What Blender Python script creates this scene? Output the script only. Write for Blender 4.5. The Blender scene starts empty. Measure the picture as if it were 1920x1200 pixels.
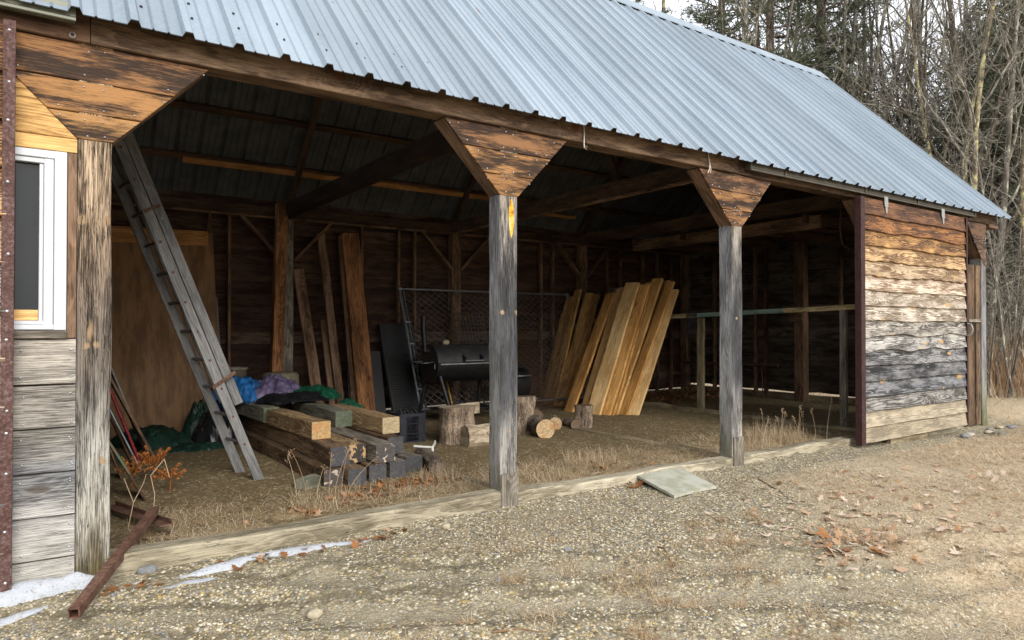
import bpy, math, random
import numpy as np
from mathutils import Vector, Matrix

random.seed(11)
rng = np.random.default_rng(11)
COL = bpy.context.scene.collection
PI = math.pi
BASE = {}                      # world position of every object's origin (nothing is rotated before copying)

# ------------------------------------------------------------------ numpy value noise
def _h(ix, iy, s):
    n = (ix.astype(np.int64) * 374761393 + iy.astype(np.int64) * 668265263 + s * 974634777) & 0xffffffff
    n = ((n ^ (n >> 13)) * 1274126177) & 0xffffffff
    return ((n ^ (n >> 16)) & 0xffff) / 65535.0

def vn(x, y, s=0):
    x = np.asarray(x, float); y = np.asarray(y, float)
    ix = np.floor(x); iy = np.floor(y); fx = x - ix; fy = y - iy
    fx = fx * fx * (3 - 2 * fx); fy = fy * fy * (3 - 2 * fy)
    a = _h(ix, iy, s); b = _h(ix + 1, iy, s); c = _h(ix, iy + 1, s); d = _h(ix + 1, iy + 1, s)
    return a + (b - a) * fx + (c - a) * fy + (a - b - c + d) * fx * fy

def fbm(x, y, s=0, o=4):
    r = 0; a = .5
    for i in range(o):
        r = r + a * vn(x * 2 ** i, y * 2 ** i, s + i); a *= .5
    return r

def sstep(a, b, x):
    t = np.clip((np.asarray(x, float) - a) / (b - a), 0, 1)
    return t * t * (3 - 2 * t)

# ------------------------------------------------------------------ objects
def tag(o, label=None, cat=None, group=None, kind=None):
    if label: o['label'] = label
    if cat: o['category'] = cat
    if group: o['group'] = group
    if kind: o['kind'] = kind
    return o

def thing(name, loc, label, cat, group=None):
    o = bpy.data.objects.new(name, None); COL.objects.link(o)
    o.empty_display_size = .1
    o.location = loc; BASE[o.name] = Vector(loc)
    return tag(o, label, cat, group)

def link_mesh(name, me, parent=None, base=(0, 0, 0)):
    o = bpy.data.objects.new(name, me); COL.objects.link(o)
    if parent is not None:
        o.parent = parent; BASE[o.name] = BASE[parent.name].copy()
    else:
        o.location = base; BASE[o.name] = Vector(base)
    return o

class MB:
    """collects shapes, then links them as ONE mesh object"""
    def __init__(s):
        s.v = []; s.f = []; s.wc = []; s.rv = []; s.mi = []; s.sm = []
    def add(s, vs, fs, wc=None, rv=0.5, mi=0, smooth=False):
        b = len(s.v)
        s.v += [tuple(p) for p in vs]
        s.wc += [tuple(p) for p in (wc if wc is not None else vs)]
        s.rv += list(rv) if hasattr(rv, '__len__') else [rv] * len(vs)
        for i, f in enumerate(fs):
            s.f.append(tuple(b + k for k in f))
            s.mi.append(mi[i] if hasattr(mi, '__len__') else mi); s.sm.append(smooth)
    def board(s, p0, p1, w, t, up=(0, 0, 1), n=None, ch=.004, wob=0., rv=None, mi=0, pith=None, low=0., w1=None, seed=None):
        """sawn timber from p0 to p1: w along 'up', t across; chamfered, slightly uneven, with grain coordinates"""
        p0 = Vector(p0); p1 = Vector(p1); d = p1 - p0; L = d.length; d.normalize()
        u = Vector(up) - d * d.dot(Vector(up)); u.normalize(); nn = d.cross(u)
        if n is None: n = max(1, int(L / .12)) if (wob or low) else 1
        ch = min(ch, t * .3, w * .3)
        rv = random.random() if rv is None else rv
        ox = random.uniform(0, 60)
        oy, oz = pith if pith else (random.uniform(-.3, .3) * w, random.choice((-1, 1)) * (t * .5 + random.uniform(.01, .06)))
        ph = [random.uniform(0, 6.28) for _ in range(12)]
        fr = [random.uniform(1.2, 6) for _ in range(6)]
        vs = []; wc = []
        for i in range(n + 1):
            q = i / n; x = q * L
            ww = w if w1 is None else w + (w1 - w) * q
            a = ww / 2; b = t / 2; c = ch
            e1 = wob * (math.sin(fr[0] * x + ph[0]) + .6 * math.sin(fr[1] * 2.3 * x + ph[1]))
            e2 = wob * (math.sin(fr[2] * x + ph[2]) + .6 * math.sin(fr[3] * 2.3 * x + ph[3]))
            e3 = .5 * wob * math.sin(fr[4] * .6 * x + ph[4])
            if low: e2 += low * (math.sin(fr[0] * .8 * x + ph[5]) + .7 * math.sin(fr[3] * 1.7 * x + ph[6]) + .5 * math.sin(fr[1] * 4 * x + ph[7]))
            for (y, z) in ((a + e1, b - c), (a - c + e1, b), (-a + c + e2, b), (-a + e2, b - c),
                           (-a + e2, -b + c), (-a + c + e2, -b), (a - c + e1, -b), (a + e1, -b + c)):
                vs.append(p0 + d * x + u * y + nn * (z + e3)); wc.append((x + ox, y + oy, z + oz))
        fs = [tuple(range(7, -1, -1)), tuple(range(8 * n, 8 * n + 8))]
        for i in range(n):
            for k in range(8):
                a0 = 8 * i + k; a1 = 8 * i + (k + 1) % 8
                fs.append((a0, a1, a1 + 8, a0 + 8))
        s.add(vs, fs, wc, rv, mi)
        return s
    def prism(s, poly, y0, y1, rv=None, mi=0, ch=.004):
        """polygon in x,z (clockwise or not) between y0 (front) and y1, grain along x"""
        rv = random.random() if rv is None else rv
        ox = random.uniform(0, 60); oz = random.uniform(.02, .07); cz = sum(p[1] for p in poly) / len(poly) + random.uniform(-.04, .04)
        cx = sum(p[0] for p in poly) / len(poly)
        ar = sum(poly[i][0] * poly[(i + 1) % len(poly)][1] - poly[(i + 1) % len(poly)][0] * poly[i][1] for i in range(len(poly)))
        if ar < 0: poly = poly[::-1]
        n = len(poly); zc = sum(p[1] for p in poly) / n
        inner = [(x + (cx - x) * min(.3, ch / max(.02, abs(cx - x))), z + (zc - z) * min(.3, ch / max(.02, abs(zc - z)))) for x, z in poly]
        vs = [(x, y0, z) for x, z in inner] + [(x, y0 + ch, z) for x, z in poly] + [(x, y1, z) for x, z in poly]
        wc = [(v[0] + ox, v[2] - cz, v[1] - y0 + oz) for v in vs]
        fs = [tuple(range(n)), tuple(range(3 * n - 1, 2 * n - 1, -1))]
        for k in range(n):
            j = (k + 1) % n
            fs.append((k, n + k, n + j, j)); fs.append((n + k, 2 * n + k, 2 * n + j, n + j))
        s.add(vs, fs, wc, rv, mi)
        return s
    def tube(s, pts, r, sides=8, cap=True, rv=.5, mi=0, smooth=True):
        pts = [Vector(p) for p in pts]; n = len(pts)
        rr = r if hasattr(r, '__len__') else [r] * n
        vs = []; wc = []; x = 0; ref = None
        for i, p in enumerate(pts):
            t = (pts[min(i + 1, n - 1)] - pts[max(i - 1, 0)]).normalized()
            if ref is None:
                ref = Vector((0, 0, 1)) if abs(t.z) < .9 else Vector((1, 0, 0))
            u = (ref - t * ref.dot(t)).normalized(); w = t.cross(u); ref = u
            if i: x += (p - pts[i - 1]).length
            for k in range(sides):
                a = 2 * PI * k / sides
                vs.append(p + (u * math.cos(a) + w * math.sin(a)) * rr[i]); wc.append((x, rr[i] * math.cos(a), rr[i] * math.sin(a)))
        fs = []
        for i in range(n - 1):
            for k in range(sides):
                j = (k + 1) % sides
                fs.append((i * sides + k, i * sides + j, (i + 1) * sides + j, (i + 1) * sides + k))
        s.add(vs, fs, wc, rv, mi, smooth)
        if cap:
            s.add(vs[:sides], [tuple(range(sides - 1, -1, -1))], wc[:sides], rv, mi)
            s.add(vs[-sides:], [tuple(range(sides))], wc[-sides:], rv, mi)
        return s
    def lathe(s, prof, c, axis=(0, 0, 1), sides=20, rv=.5, mi=0, squash=None, smooth=True, arc=(0, 2 * PI)):
        c = Vector(c); ax = Vector(axis).normalized()
        u = ax.orthogonal().normalized() if abs(ax.z) < .99 else Vector((1, 0, 0)); w = ax.cross(u)
        full = abs(arc[1] - arc[0] - 2 * PI) < 1e-6; m = sides if full else sides + 1
        vs = []; wc = []
        for r, z in prof:
            for k in range(m):
                a = arc[0] + (arc[1] - arc[0]) * k / sides
                q = squash(a, z) if squash else 1
                vs.append(c + ax * z + (u * math.cos(a) + w * math.sin(a)) * r * q); wc.append((z, r * q * math.cos(a), r * q * math.sin(a)))
        fs = []
        for i in range(len(prof) - 1):
            for k in range(sides):
                j = (k + 1) % m
                fs.append((i * m + k, i * m + j, (i + 1) * m + j, (i + 1) * m + k))
        s.add(vs, fs, wc, rv, mi, smooth)
        return s
    def box(s, x0, x1, y0, y1, z0, z1, ax='x', rv=None, mi=0, wob=0., ch=.003, n=None):
        xm, ym, zm = (x0 + x1) / 2, (y0 + y1) / 2, (z0 + z1) / 2
        if ax == 'x': return s.board((x0, ym, zm), (x1, ym, zm), z1 - z0, y1 - y0, (0, 0, 1), rv=rv, mi=mi, wob=wob, ch=ch, n=n)
        if ax == 'y': return s.board((xm, y0, zm), (xm, y1, zm), z1 - z0, x1 - x0, (0, 0, 1), rv=rv, mi=mi, wob=wob, ch=ch, n=n)
        return s.board((xm, ym, z0), (xm, ym, z1), x1 - x0, y1 - y0, (1, 0, 0), rv=rv, mi=mi, wob=wob, ch=ch, n=n)
    def disc(s, c, nrm, r, mi=0, h=.003, sides=6):
        nrm = Vector(nrm).normalized()
        return s.lathe([(r, 0), (r * .8, h), (0.0001, h * 1.3)], c, nrm, sides, mi=mi)
    def build(s, name, mats, parent=None, base=(0, 0, 0)):
        off = BASE[parent.name] if parent is not None else Vector(base)
        me = bpy.data.meshes.new(name)
        v = np.array(s.v, np.float64).reshape(-1, 3) - np.array(off)
        me.from_pydata(v.tolist(), [], s.f)
        for m in (mats if isinstance(mats, (list, tuple)) else [mats]): me.materials.append(m)
        me.polygons.foreach_set('material_index', np.array(s.mi, np.int32))
        me.polygons.foreach_set('use_smooth', np.array(s.sm, bool))
        a = me.attributes.new('wc', 'FLOAT_VECTOR', 'POINT'); a.data.foreach_set('vector', np.array(s.wc, np.float32).ravel())
        a = me.attributes.new('rv', 'FLOAT', 'POINT'); a.data.foreach_set('value', np.array(s.rv, np.float32))
        me.update()
        return link_mesh(name, me, parent, base)

def np_mesh(name, V, F, mats, rv=None, smooth=False, mi=None, parent=None, base=(0, 0, 0)):
    """fast mesh of equal-sided faces from numpy arrays"""
    me = bpy.data.meshes.new(name)
    off = BASE[parent.name] if parent is not None else Vector(base)
    V = np.asarray(V, np.float32) - np.array(off, np.float32); F = np.asarray(F, np.int32); k = F.shape[1]
    me.vertices.add(len(V)); me.vertices.foreach_set('co', V.ravel())
    me.loops.add(F.size); me.loops.foreach_set('vertex_index', F.ravel())
    me.polygons.add(len(F)); me.polygons.foreach_set('loop_start', np.arange(len(F), dtype=np.int32) * k)
    me.update(calc_edges=True)
    for m in (mats if isinstance(mats, (list, tuple)) else [mats]): me.materials.append(m)
    if mi is not None: me.polygons.foreach_set('material_index', np.asarray(mi, np.int32))
    me.polygons.foreach_set('use_smooth', np.full(len(F), smooth, bool))
    if rv is not None:
        a = me.attributes.new('rv', 'FLOAT', 'POINT'); a.data.foreach_set('value', np.asarray(rv, np.float32))
    me.update()
    return link_mesh(name, me, parent, base)

# ------------------------------------------------------------------ node helpers
class NT:
    def __init__(s, name):
        s.m = bpy.data.materials.new(name); s.m.use_nodes = True; s.t = s.m.node_tree
        s.t.nodes.clear()
        s.out = s.n('ShaderNodeOutputMaterial')
    def n(s, typ, ins=None, **pr):
        nd = s.t.nodes.new(typ)
        for k, v in pr.items(): setattr(nd, k, v)
        for k, v in (ins or {}).items(): s.set(nd.inputs[k], v)
        return nd
    def set(s, sock, v):
        if isinstance(v, bpy.types.NodeSocket): s.t.links.new(v, sock)
        elif v is not None:
            if hasattr(sock.default_value, '__len__') and hasattr(v, '__len__') and len(v) == 3 and len(sock.default_value) == 4: v = (*v, 1)
            sock.default_value = v
    def ma(s, op, a, b=None, c=None, clamp=False):
        nd = s.n('ShaderNodeMath', operation=op, use_clamp=clamp)
        for i, v in enumerate((a, b, c)):
            if v is not None: s.set(nd.inputs[i], v)
        return nd.outputs[0]
    def vm(s, op, a, b=None):
        nd = s.n('ShaderNodeVectorMath', operation=op); s.set(nd.inputs[0], a)
        if b is not None: s.set(nd.inputs[1], b)
        return nd.outputs['Value'] if op in ('LENGTH', 'DISTANCE', 'DOT_PRODUCT') else nd.outputs[0]
    def mix(s, f, a, b, bt='MIX'):
        nd = s.n('ShaderNodeMix', data_type='RGBA', blend_type=bt, clamp_factor=True)
        s.set(nd.inputs[0], f); s.set(nd.inputs[6], a); s.set(nd.inputs[7], b)
        return nd.outputs[2]
    def ramp(s, f, stops, interp='LINEAR'):
        nd = s.n('ShaderNodeValToRGB'); cr = nd.color_ramp; cr.interpolation = interp
        while len(cr.elements) < len(stops): cr.elements.new(.5)
        for e, (p, c) in zip(cr.elements, stops):
            e.position = p; e.color = (*c, 1) if len(c) == 3 else c
        s.set(nd.inputs[0], f)
        return nd.outputs[0]
    def rng(s, v, a, b, c=0., d=1.):
        nd = s.n('ShaderNodeMapRange', interpolation_type='SMOOTHSTEP'); 
        for i, q in enumerate((v, a, b, c, d)): s.set(nd.inputs[i], q)
        return nd.outputs[0]
    def noise(s, vec, scale, detail=3, rough=.55, dist=0., d='3D', out='Fac'):
        nd = s.n('ShaderNodeTexNoise', {'Vector': vec, 'Scale': scale, 'Detail': detail, 'Roughness': rough, 'Distortion': dist})
        return nd.outputs[out]
    def sc(s, vec, k):
        return s.vm('MULTIPLY', vec, k)
    def attr(s, nm, o='Fac'):
        return s.n('ShaderNodeAttribute', attribute_name=nm).outputs[o]
    def pos(s):
        return s.n('ShaderNodeNewGeometry').outputs['Position']
    def bump(s, h, strength=.3, dist=.01, normal=None):
        nd = s.n('ShaderNodeBump', {'Strength': strength, 'Distance': dist, 'Height': h})
        if normal is not None: s.set(nd.inputs['Normal'], normal)
        return nd.outputs[0]
    def bsdf(s, col, rough=.7, metal=0., normal=None, **kw):
        ins = {'Base Color': col, 'Roughness': rough, 'Metallic': metal}
        if normal is not None: ins['Normal'] = normal
        b = s.n('ShaderNodeBsdfPrincipled', ins)
        for k, v in kw.items(): s.set(b.inputs[k.replace('_', ' ')], v)
        s.t.links.new(b.outputs[0], s.out.inputs[0])
        return s.m

def xyz(t, vec):
    nd = t.n('ShaderNodeSeparateXYZ', {0: vec}); return nd.outputs[0], nd.outputs[1], nd.outputs[2]

def wood(name, dark, light, key='rv', zmax=3.2, rings=70, ringamt=.5, fine=.5, blotch=.6, swirl=1., kn=1., kncol=(.05, .03, .015), knhalo=None,
         rough=.8, bump=.5, spots=(), zwob=.15, contrast=1., check=0., stretch=(1, 1, 1), moss=None, blot=(1.6, 7., 7.)):
    """sawn and weathered wood; 'dark'/'light' are ramps over the board value (rv) or the height (z)"""
    t = NT(name); wc = t.attr('wc', 'Vector'); rv = t.attr('rv'); P = t.pos()
    x, y, z = xyz(t, wc)
    # knots: sparse cells, stretched along the grain
    vk = t.n('ShaderNodeTexVoronoi', {'Vector': t.sc(wc, (1.25, 3.6, 3.6)), 'Scale': 1., 'Randomness': 1.}).outputs['Distance']
    kd = vk
    Pj = t.vm('ADD', P, t.sc(t.vm('SUBTRACT', t.noise(P, 22., 2, out='Color'), (.5, .5, .5)), (.045,) * 3)) if spots else P
    for (sx, sy, sz, sr) in spots:
        dd = t.vm('LENGTH', t.sc(t.vm('SUBTRACT', Pj, (sx, sy, sz)), tuple(.12 / sr * q for q in stretch)))
        kd = t.ma('MINIMUM', kd, dd)
    inf = t.ma('POWER', 2.718, t.ma('MULTIPLY', t.ma('MULTIPLY', kd, kd), -18.))
    n1 = t.noise(t.sc(wc, (.9, 3.2, 3.2)), 1., 3, .55)
    n2 = t.noise(t.sc(wc, (3.5, 16, 16)), 1., 2, .5)
    r = t.ma('SQRT', t.ma('ADD', t.ma('MULTIPLY', y, y), t.ma('MULTIPLY', z, z)))
    ph = t.ma('ADD', t.ma('MULTIPLY', r, float(rings)), t.ma('MULTIPLY', n1, 9. * swirl))
    ph = t.ma('ADD', ph, t.ma('MULTIPLY', inf, 6. * kn))
    ph = t.ma('ADD', ph, t.ma('MULTIPLY', n2, 1.2))
    fr = t.ma('FRACT', ph)
    ring = t.ma('MULTIPLY', t.ma('POWER', fr, 1.6), t.rng(fr, .97, .86))
    fi = t.noise(t.sc(wc, (6., 210., 210.)), 1., 4, .7)
    fi = t.rng(fi, .36, .60)
    bl = t.rng(t.noise(t.sc(wc, blot), 1., 6, .68), .36, .64)
    wsum = ringamt + fine + blotch
    lum = t.ma('ADD', t.ma('ADD', t.ma('MULTIPLY', ring, ringamt / wsum), t.ma('MULTIPLY', fi, fine / wsum)), t.ma('MULTIPLY', bl, blotch / wsum))
    lum = t.ma('MULTIPLY_ADD', t.ma('SUBTRACT', lum, .5), 1.7 * contrast, .5, True)
    if key == 'z':
        zz = xyz(t, P)[2]
        k = t.ma('ADD', t.ma('DIVIDE', zz, zmax), t.ma('MULTIPLY', t.ma('SUBTRACT', t.noise(t.sc(wc, (1.2, 14., 14.)), 1., 3), .5), zwob * 2))
    else:
        k = rv
    cd = t.ramp(k, dark) if len(dark) > 1 else dark[0][1]
    cl = t.ramp(k, light) if len(light) > 1 else light[0][1]
    col = t.mix(lum, cd, cl)
    if key != 'z':   # boards of one kind still differ a little
        hs = t.n('ShaderNodeHueSaturation', {'Color': col, 'Value': t.ma('MULTIPLY_ADD', t.ma('FRACT', t.ma('MULTIPLY', rv, 7.31)), .35, .82)})
        col = hs.outputs[0]
    if kn > 0:
        if knhalo: col = t.mix(t.ma('MULTIPLY', t.rng(kd, .30, .12), .7), col, knhalo)
        col = t.mix(t.ma('MULTIPLY', t.rng(kd, .115, .045), min(1., .85 * kn)), col, kncol)
    if check > 0:    # drying cracks along the grain
        ck = t.noise(t.sc(wc, (1.3, 55., 55.)), 1., 3, .6)
        ckm = t.rng(t.ma('ABSOLUTE', t.ma('SUBTRACT', ck, .5)), .012, .0)
        ckm = t.ma('MULTIPLY', ckm, check)
        col = t.mix(ckm, col, (.012, .009, .006))
    if moss:
        zz = xyz(t, P)[2]
        mk = t.ma('MULTIPLY', t.rng(zz, moss[0], -.05), t.rng(t.noise(P, 9., 3), .42, .6))
        col = t.mix(t.ma('MULTIPLY', mk, .75), col, moss[1])
    h = t.ma('ADD', t.ma('MULTIPLY', ring, .6), t.ma('MULTIPLY', fi, .5))
    if check > 0: h = t.ma('SUBTRACT', h, t.ma('MULTIPLY', ckm, 2.))
    return t.bsdf(col, rough, 0., t.bump(h, bump, .004), Specular_IOR_Level=.25)

def plain(name, col, rough=.6, metal=0., var=.25, scale=8., col2=None, bump=.0, spec=.4):
    """painted, plastic or plain metal surface with uneven wear"""
    t = NT(name); P = t.n('ShaderNodeTexCoord').outputs['Object']
    nz = t.noise(P, scale, 5, .65)
    c2 = col2 if col2 else tuple(c * (1 - var) for c in col)
    c = t.mix(t.rng(nz, .38, .62), c2, col)
    rg = t.ma('MULTIPLY_ADD', nz, .25, rough - .12)
    return t.bsdf(c, rg, metal, t.bump(t.noise(P, scale * 9, 3), bump, .004) if bump else None, Specular_IOR_Level=spec)

def rust(name, a, b, c, metal=.0, scale=30.):
    t = NT(name); P = t.n('ShaderNodeTexCoord').outputs['Object']
    n1 = t.noise(P, scale, 5, .7); n2 = t.noise(P, scale * .2, 3, .6)
    col = t.ramp(t.ma('ADD', t.ma('MULTIPLY', n1, .7), t.ma('MULTIPLY', n2, .3)), [(.35, a), (.5, b), (.62, c)])
    return t.bsdf(col, .75, metal, t.bump(n1, .35, .004), Specular_IOR_Level=.3)

def byrv(name, stops, rough=.85, trans=None, spec=.2):
    """thin plant stuff: one tone per blade or leaf"""
    t = NT(name); rv = t.attr('rv')
    c = t.ramp(rv, stops)
    m = t.bsdf(c, rough, 0., None, Specular_IOR_Level=spec)
    if trans:
        b = t.t.nodes.get('Principled BSDF') or [n for n in t.t.nodes if n.type == 'BSDF_PRINCIPLED'][0]
        tr = t.n('ShaderNodeBsdfTranslucent', {'Color': c})
        mx = t.n('ShaderNodeMixShader', {0: trans}); t.t.links.new(b.outputs[0], mx.inputs[1]); t.t.links.new(tr.outputs[0], mx.inputs[2])
        t.t.links.new(mx.outputs[0], t.out.inputs[0])
    return m
# ------------------------------------------------------------------ materials
M = {}
# burnt-orange and black weathered boards under the eaves
M['gusset'] = wood('orange_weathered_board', [(0, (.028, .016, .010)), (1, (.032, .017, .009))], [(0, (.15, .08, .043)), (.5, (.31, .148, .053)), (1, (.45, .26, .10))],
                   rings=60, ringamt=.25, fine=.55, blotch=1.25, contrast=1.35, blot=(1.9, 10., 10.), kn=1., kncol=(.02, .008, .004), bump=.35, rough=.7)
M['edge_board'] = wood('brown_edge_board', [(0, (.05, .028, .016)), (1, (.05, .028, .016))], [(0, (.22, .14, .09)), (1, (.25, .155, .095))], rings=50, blotch=.8, kn=.6)
M['header'] = wood('brown_header_beam', [(0, (.018, .010, .006)), (1, (.040, .022, .012))], [(0, (.115, .06, .034)), (1, (.20, .135, .082))], rings=45, ringamt=.5, fine=.6, blotch=1., kn=1., kncol=(.09, .035, .012),
                   spots=[(1.826, -.04, 3.345, .085), (4.05, -.04, 3.30, .07)], bump=.4)
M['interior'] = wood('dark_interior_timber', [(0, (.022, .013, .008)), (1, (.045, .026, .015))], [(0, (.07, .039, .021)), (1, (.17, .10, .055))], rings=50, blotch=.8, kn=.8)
M['interior_orange'] = wood('orange_new_purlin', [(0, (.24, .11, .035))], [(0, (.55, .28, .10))], rings=50, kn=.8)
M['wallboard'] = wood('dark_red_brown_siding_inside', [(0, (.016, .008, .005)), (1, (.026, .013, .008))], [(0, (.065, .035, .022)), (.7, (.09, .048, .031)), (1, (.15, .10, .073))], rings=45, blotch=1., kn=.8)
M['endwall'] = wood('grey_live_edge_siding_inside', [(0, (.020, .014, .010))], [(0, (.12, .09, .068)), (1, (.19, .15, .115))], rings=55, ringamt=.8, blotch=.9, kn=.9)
M['stud'] = wood('brown_stud', [(0, (.035, .018, .010))], [(0, (.21, .115, .065)), (1, (.27, .17, .10))], rings=60, kn=.6)
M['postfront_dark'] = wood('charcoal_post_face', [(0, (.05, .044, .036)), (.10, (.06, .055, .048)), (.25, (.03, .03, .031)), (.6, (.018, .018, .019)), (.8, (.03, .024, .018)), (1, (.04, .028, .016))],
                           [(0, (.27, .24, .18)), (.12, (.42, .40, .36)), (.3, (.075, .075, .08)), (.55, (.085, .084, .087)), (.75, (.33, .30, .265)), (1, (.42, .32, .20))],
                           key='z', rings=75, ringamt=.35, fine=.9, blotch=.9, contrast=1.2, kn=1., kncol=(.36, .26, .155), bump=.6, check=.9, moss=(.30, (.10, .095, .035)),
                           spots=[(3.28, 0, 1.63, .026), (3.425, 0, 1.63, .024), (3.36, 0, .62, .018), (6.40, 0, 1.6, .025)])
M['postside'] = wood('blue_grey_post_side', [(0, (.055, .05, .04)), (.2, (.09, .088, .082)), (1, (.075, .073, .075))], [(0, (.20, .18, .13)), (.2, (.36, .36, .345)), (.6, (.33, .335, .35)), (1, (.33, .33, .335))],
                     key='z', rings=60, fine=.6, blotch=.8, kn=.8, kncol=(.12, .06, .03), bump=.4, check=.6, moss=(.45, (.11, .105, .05)))
M['postA'] = wood('brown_post_face', [(0, (.05, .038, .02)), (.08, (.10, .085, .06)), (.22, (.06, .055, .05)), (.36, (.028, .023, .019)), (.8, (.038, .023, .013)), (1, (.05, .028, .014))],
                  [(0, (.20, .16, .09)), (.08, (.42, .39, .33)), (.22, (.44, .42, .37)), (.36, (.17, .145, .12)), (.5, (.24, .185, .14)), (.68, (.42, .31, .205)), (.8, (.52, .39, .26)), (1, (.48, .34, .20))],
                  key='z', rings=100, ringamt=.35, fine=1.1, blotch=.9, contrast=1.25, blot=(1.6, 16., 16.), kn=1., kncol=(.33, .225, .13), bump=.8, check=1., moss=(.22, (.12, .10, .035)),
                  spots=[(.288, 0, 1.39, .024), (.345, 0, 1.395, .026), (.27, 0, 2.14, .042), (.40, 0, 2.15, .042), (.38, 0, .70, .03)])
M['postE'] = wood('grey_corner_post', [(0, (.08, .08, .045)), (.3, (.085, .085, .085)), (1, (.055, .042, .032))], [(0, (.24, .24, .15)), (.3, (.30, .305, .31)), (.7, (.27, .265, .26)), (1, (.22, .16, .11))], key='z', rings=55, fine=.7, kn=.7, check=.7, moss=(.4, (.10, .11, .04)))
M['lapboard'] = wood('bleached_lap_board', [(0, (.15, .14, .125)), (.12, (.24, .225, .20)), (.22, (.22, .21, .195)), (.30, (.085, .082, .078)), (.42, (.042, .042, .043)), (.5, (.06, .056, .05)), (.75, (.10, .09, .078)), (1, (.11, .095, .078))],
                     [(0, (.50, .47, .41)), (.2, (.58, .555, .51)), (.30, (.48, .465, .44)), (.42, (.26, .265, .27)), (.52, (.40, .37, .32)), (.75, (.50, .455, .39)), (1, (.52, .46, .385))], key='z', zmax=1.6, zwob=.06,
                     rings=95, ringamt=.4, fine=.9, blotch=.7, swirl=.7, kn=.8, contrast=.85, bump=.6, check=.6)
# sliding-door boards: the board value runs from the bottom (0) to the top (1)
M['door'] = wood('door_lap_board', [(0, (.20, .165, .11)), (.12, (.20, .17, .12)), (.16, (.028, .029, .031)), (.36, (.019, .019, .02)), (.45, (.055, .048, .04)), (.55, (.15, .11, .07)), (.72, (.15, .085, .042)), (.84, (.065, .03, .015)), (1, (.035, .019, .012))],
                 [(0, (.46, .38, .26)), (.12, (.47, .40, .29)), (.17, (.34, .345, .35)), (.26, (.20, .20, .205)), (.36, (.36, .35, .335)), (.45, (.54, .50, .43)), (.55, (.64, .57, .47)), (.66, (.60, .52, .42)), (.74, (.62, .445, .25)), (.83, (.55, .32, .125)), (.9, (.34, .15, .05)), (1, (.21, .10, .05))],
                 spots=[(9.24,-.15,1.6,.035),(10.12,-.15,1.58,.03),(10.41,-.15,1.27,.035),(10.9,-.15,1.3,.045),(11.15,-.15,1.12,.04),(9.87,-.15,1.02,.025),(9.23,-.15,.79,.04),(10.05,-.15,.78,.025),(11.5,-.15,.77,.06),(10.94,-.15,.62,.03),(9.35,-.15,2.58,.06),(10.59,-.15,2.6,.05),(11.08,-.15,1.83,.05),(10.06,-.15,1.77,.045),(11.34,-.15,2.25,.04)], stretch=(.5, 1, 1.15), rings=58, ringamt=1.15, fine=.7, blotch=1.0, swirl=.5, kn=1.5, contrast=1.5, blot=(2.4, 8., 8.), kncol=(.44, .27, .10), knhalo=None, bump=.55, check=.4)
M['sill'] = wood('pale_sill_timber', [(0, (.15, .125, .08))], [(0, (.42, .37, .26)), (1, (.46, .41, .30))], rings=45, blotch=.9, kn=.4, check=.9, contrast=1.)
M['floor_sill'] = wood('olive_floor_sill', [(0, (.09, .07, .04))], [(0, (.27, .22, .13))], rings=45, blotch=.9, kn=.3, check=.5)
M['timber_brown'] = wood('dark_brown_timber', [(0, (.030, .018, .010)), (1, (.05, .03, .017))], [(0, (.21, .13, .072)), (1, (.28, .185, .11))], rings=60, ringamt=.8, blotch=.8, kn=.7, check=.5)
M['timber_tan'] = wood('tan_timber', [(0, (.13, .08, .038))], [(0, (.44, .31, .165))], rings=55, ringamt=1.1, fine=.5, blotch=.5, kn=.7, kncol=(.25, .11, .035), check=.35)
M['timber_green'] = wood('grey_green_timber', [(0, (.09, .09, .062))], [(0, (.31, .30, .225))], rings=55, ringamt=.9, blotch=.8, kn=.6, check=.5)
M['timber_grey'] = wood('grey_timber', [(0, (.08, .068, .052))], [(0, (.30, .265, .21))], rings=55, ringamt=.8, blotch=.8, kn=.6, check=.6)
def endmat(name, base, patch, amt):
    t = NT(name); P = t.n('ShaderNodeTexCoord').outputs['Object']; wc = t.attr('wc', 'Vector'); x, y, z = xyz(t, wc)
    r = t.ma('SQRT', t.ma('ADD', t.ma('MULTIPLY', y, y), t.ma('MULTIPLY', z, z)))
    ring = t.ma('FRACT', t.ma('MULTIPLY_ADD', r, 75., t.ma('MULTIPLY', t.noise(wc, 12., 2), 1.5)))
    pk = t.rng(t.noise(wc, 14., 2, .5, .6), .62 - amt * .25, .66 - amt * .25)
    c = t.mix(t.ma('MULTIPLY', t.rng(t.noise(wc, 40., 3), .35, .65), .6), base, tuple(b * 2.2 for b in base))
    c = t.mix(t.ma('MULTIPLY', t.rng(ring, .7, 1.), .35), c, tuple(min(.6, b * 3.5) for b in base))
    return t.bsdf(t.mix(pk, c, patch), .7, 0., t.bump(ring, .2, .003))
M['end_black'] = endmat('black_sealed_timber_end', (.028, .028, .029), (.06, .058, .055), .25)
M['end_orange'] = endmat('orange_and_black_timber_end', (.016, .013, .011), (.36, .23, .10), .34)
M['end_pink'] = endmat('black_and_pale_timber_end', (.035, .030, .027), (.40, .32, .245), .22)
M['end_tan'] = endmat('sawn_tan_timber_end', (.23, .145, .06), (.40, .19, .06), .35)
M['end_pale'] = endmat('pale_sawn_timber_end', (.24, .18, .10), (.30, .23, .13), .1)
M['end_green'] = endmat('algae_green_timber_end', (.055, .068, .042), (.14, .12, .075), .15)
M['plank_dark'] = wood('brown_orange_plank', [(0, (.20, .10, .03))], [(0, (.60, .34, .115)), (1, (.68, .42, .16))], rings=40, ringamt=.6, blotch=.7, kn=.7, kncol=(.13, .05, .015))
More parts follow.
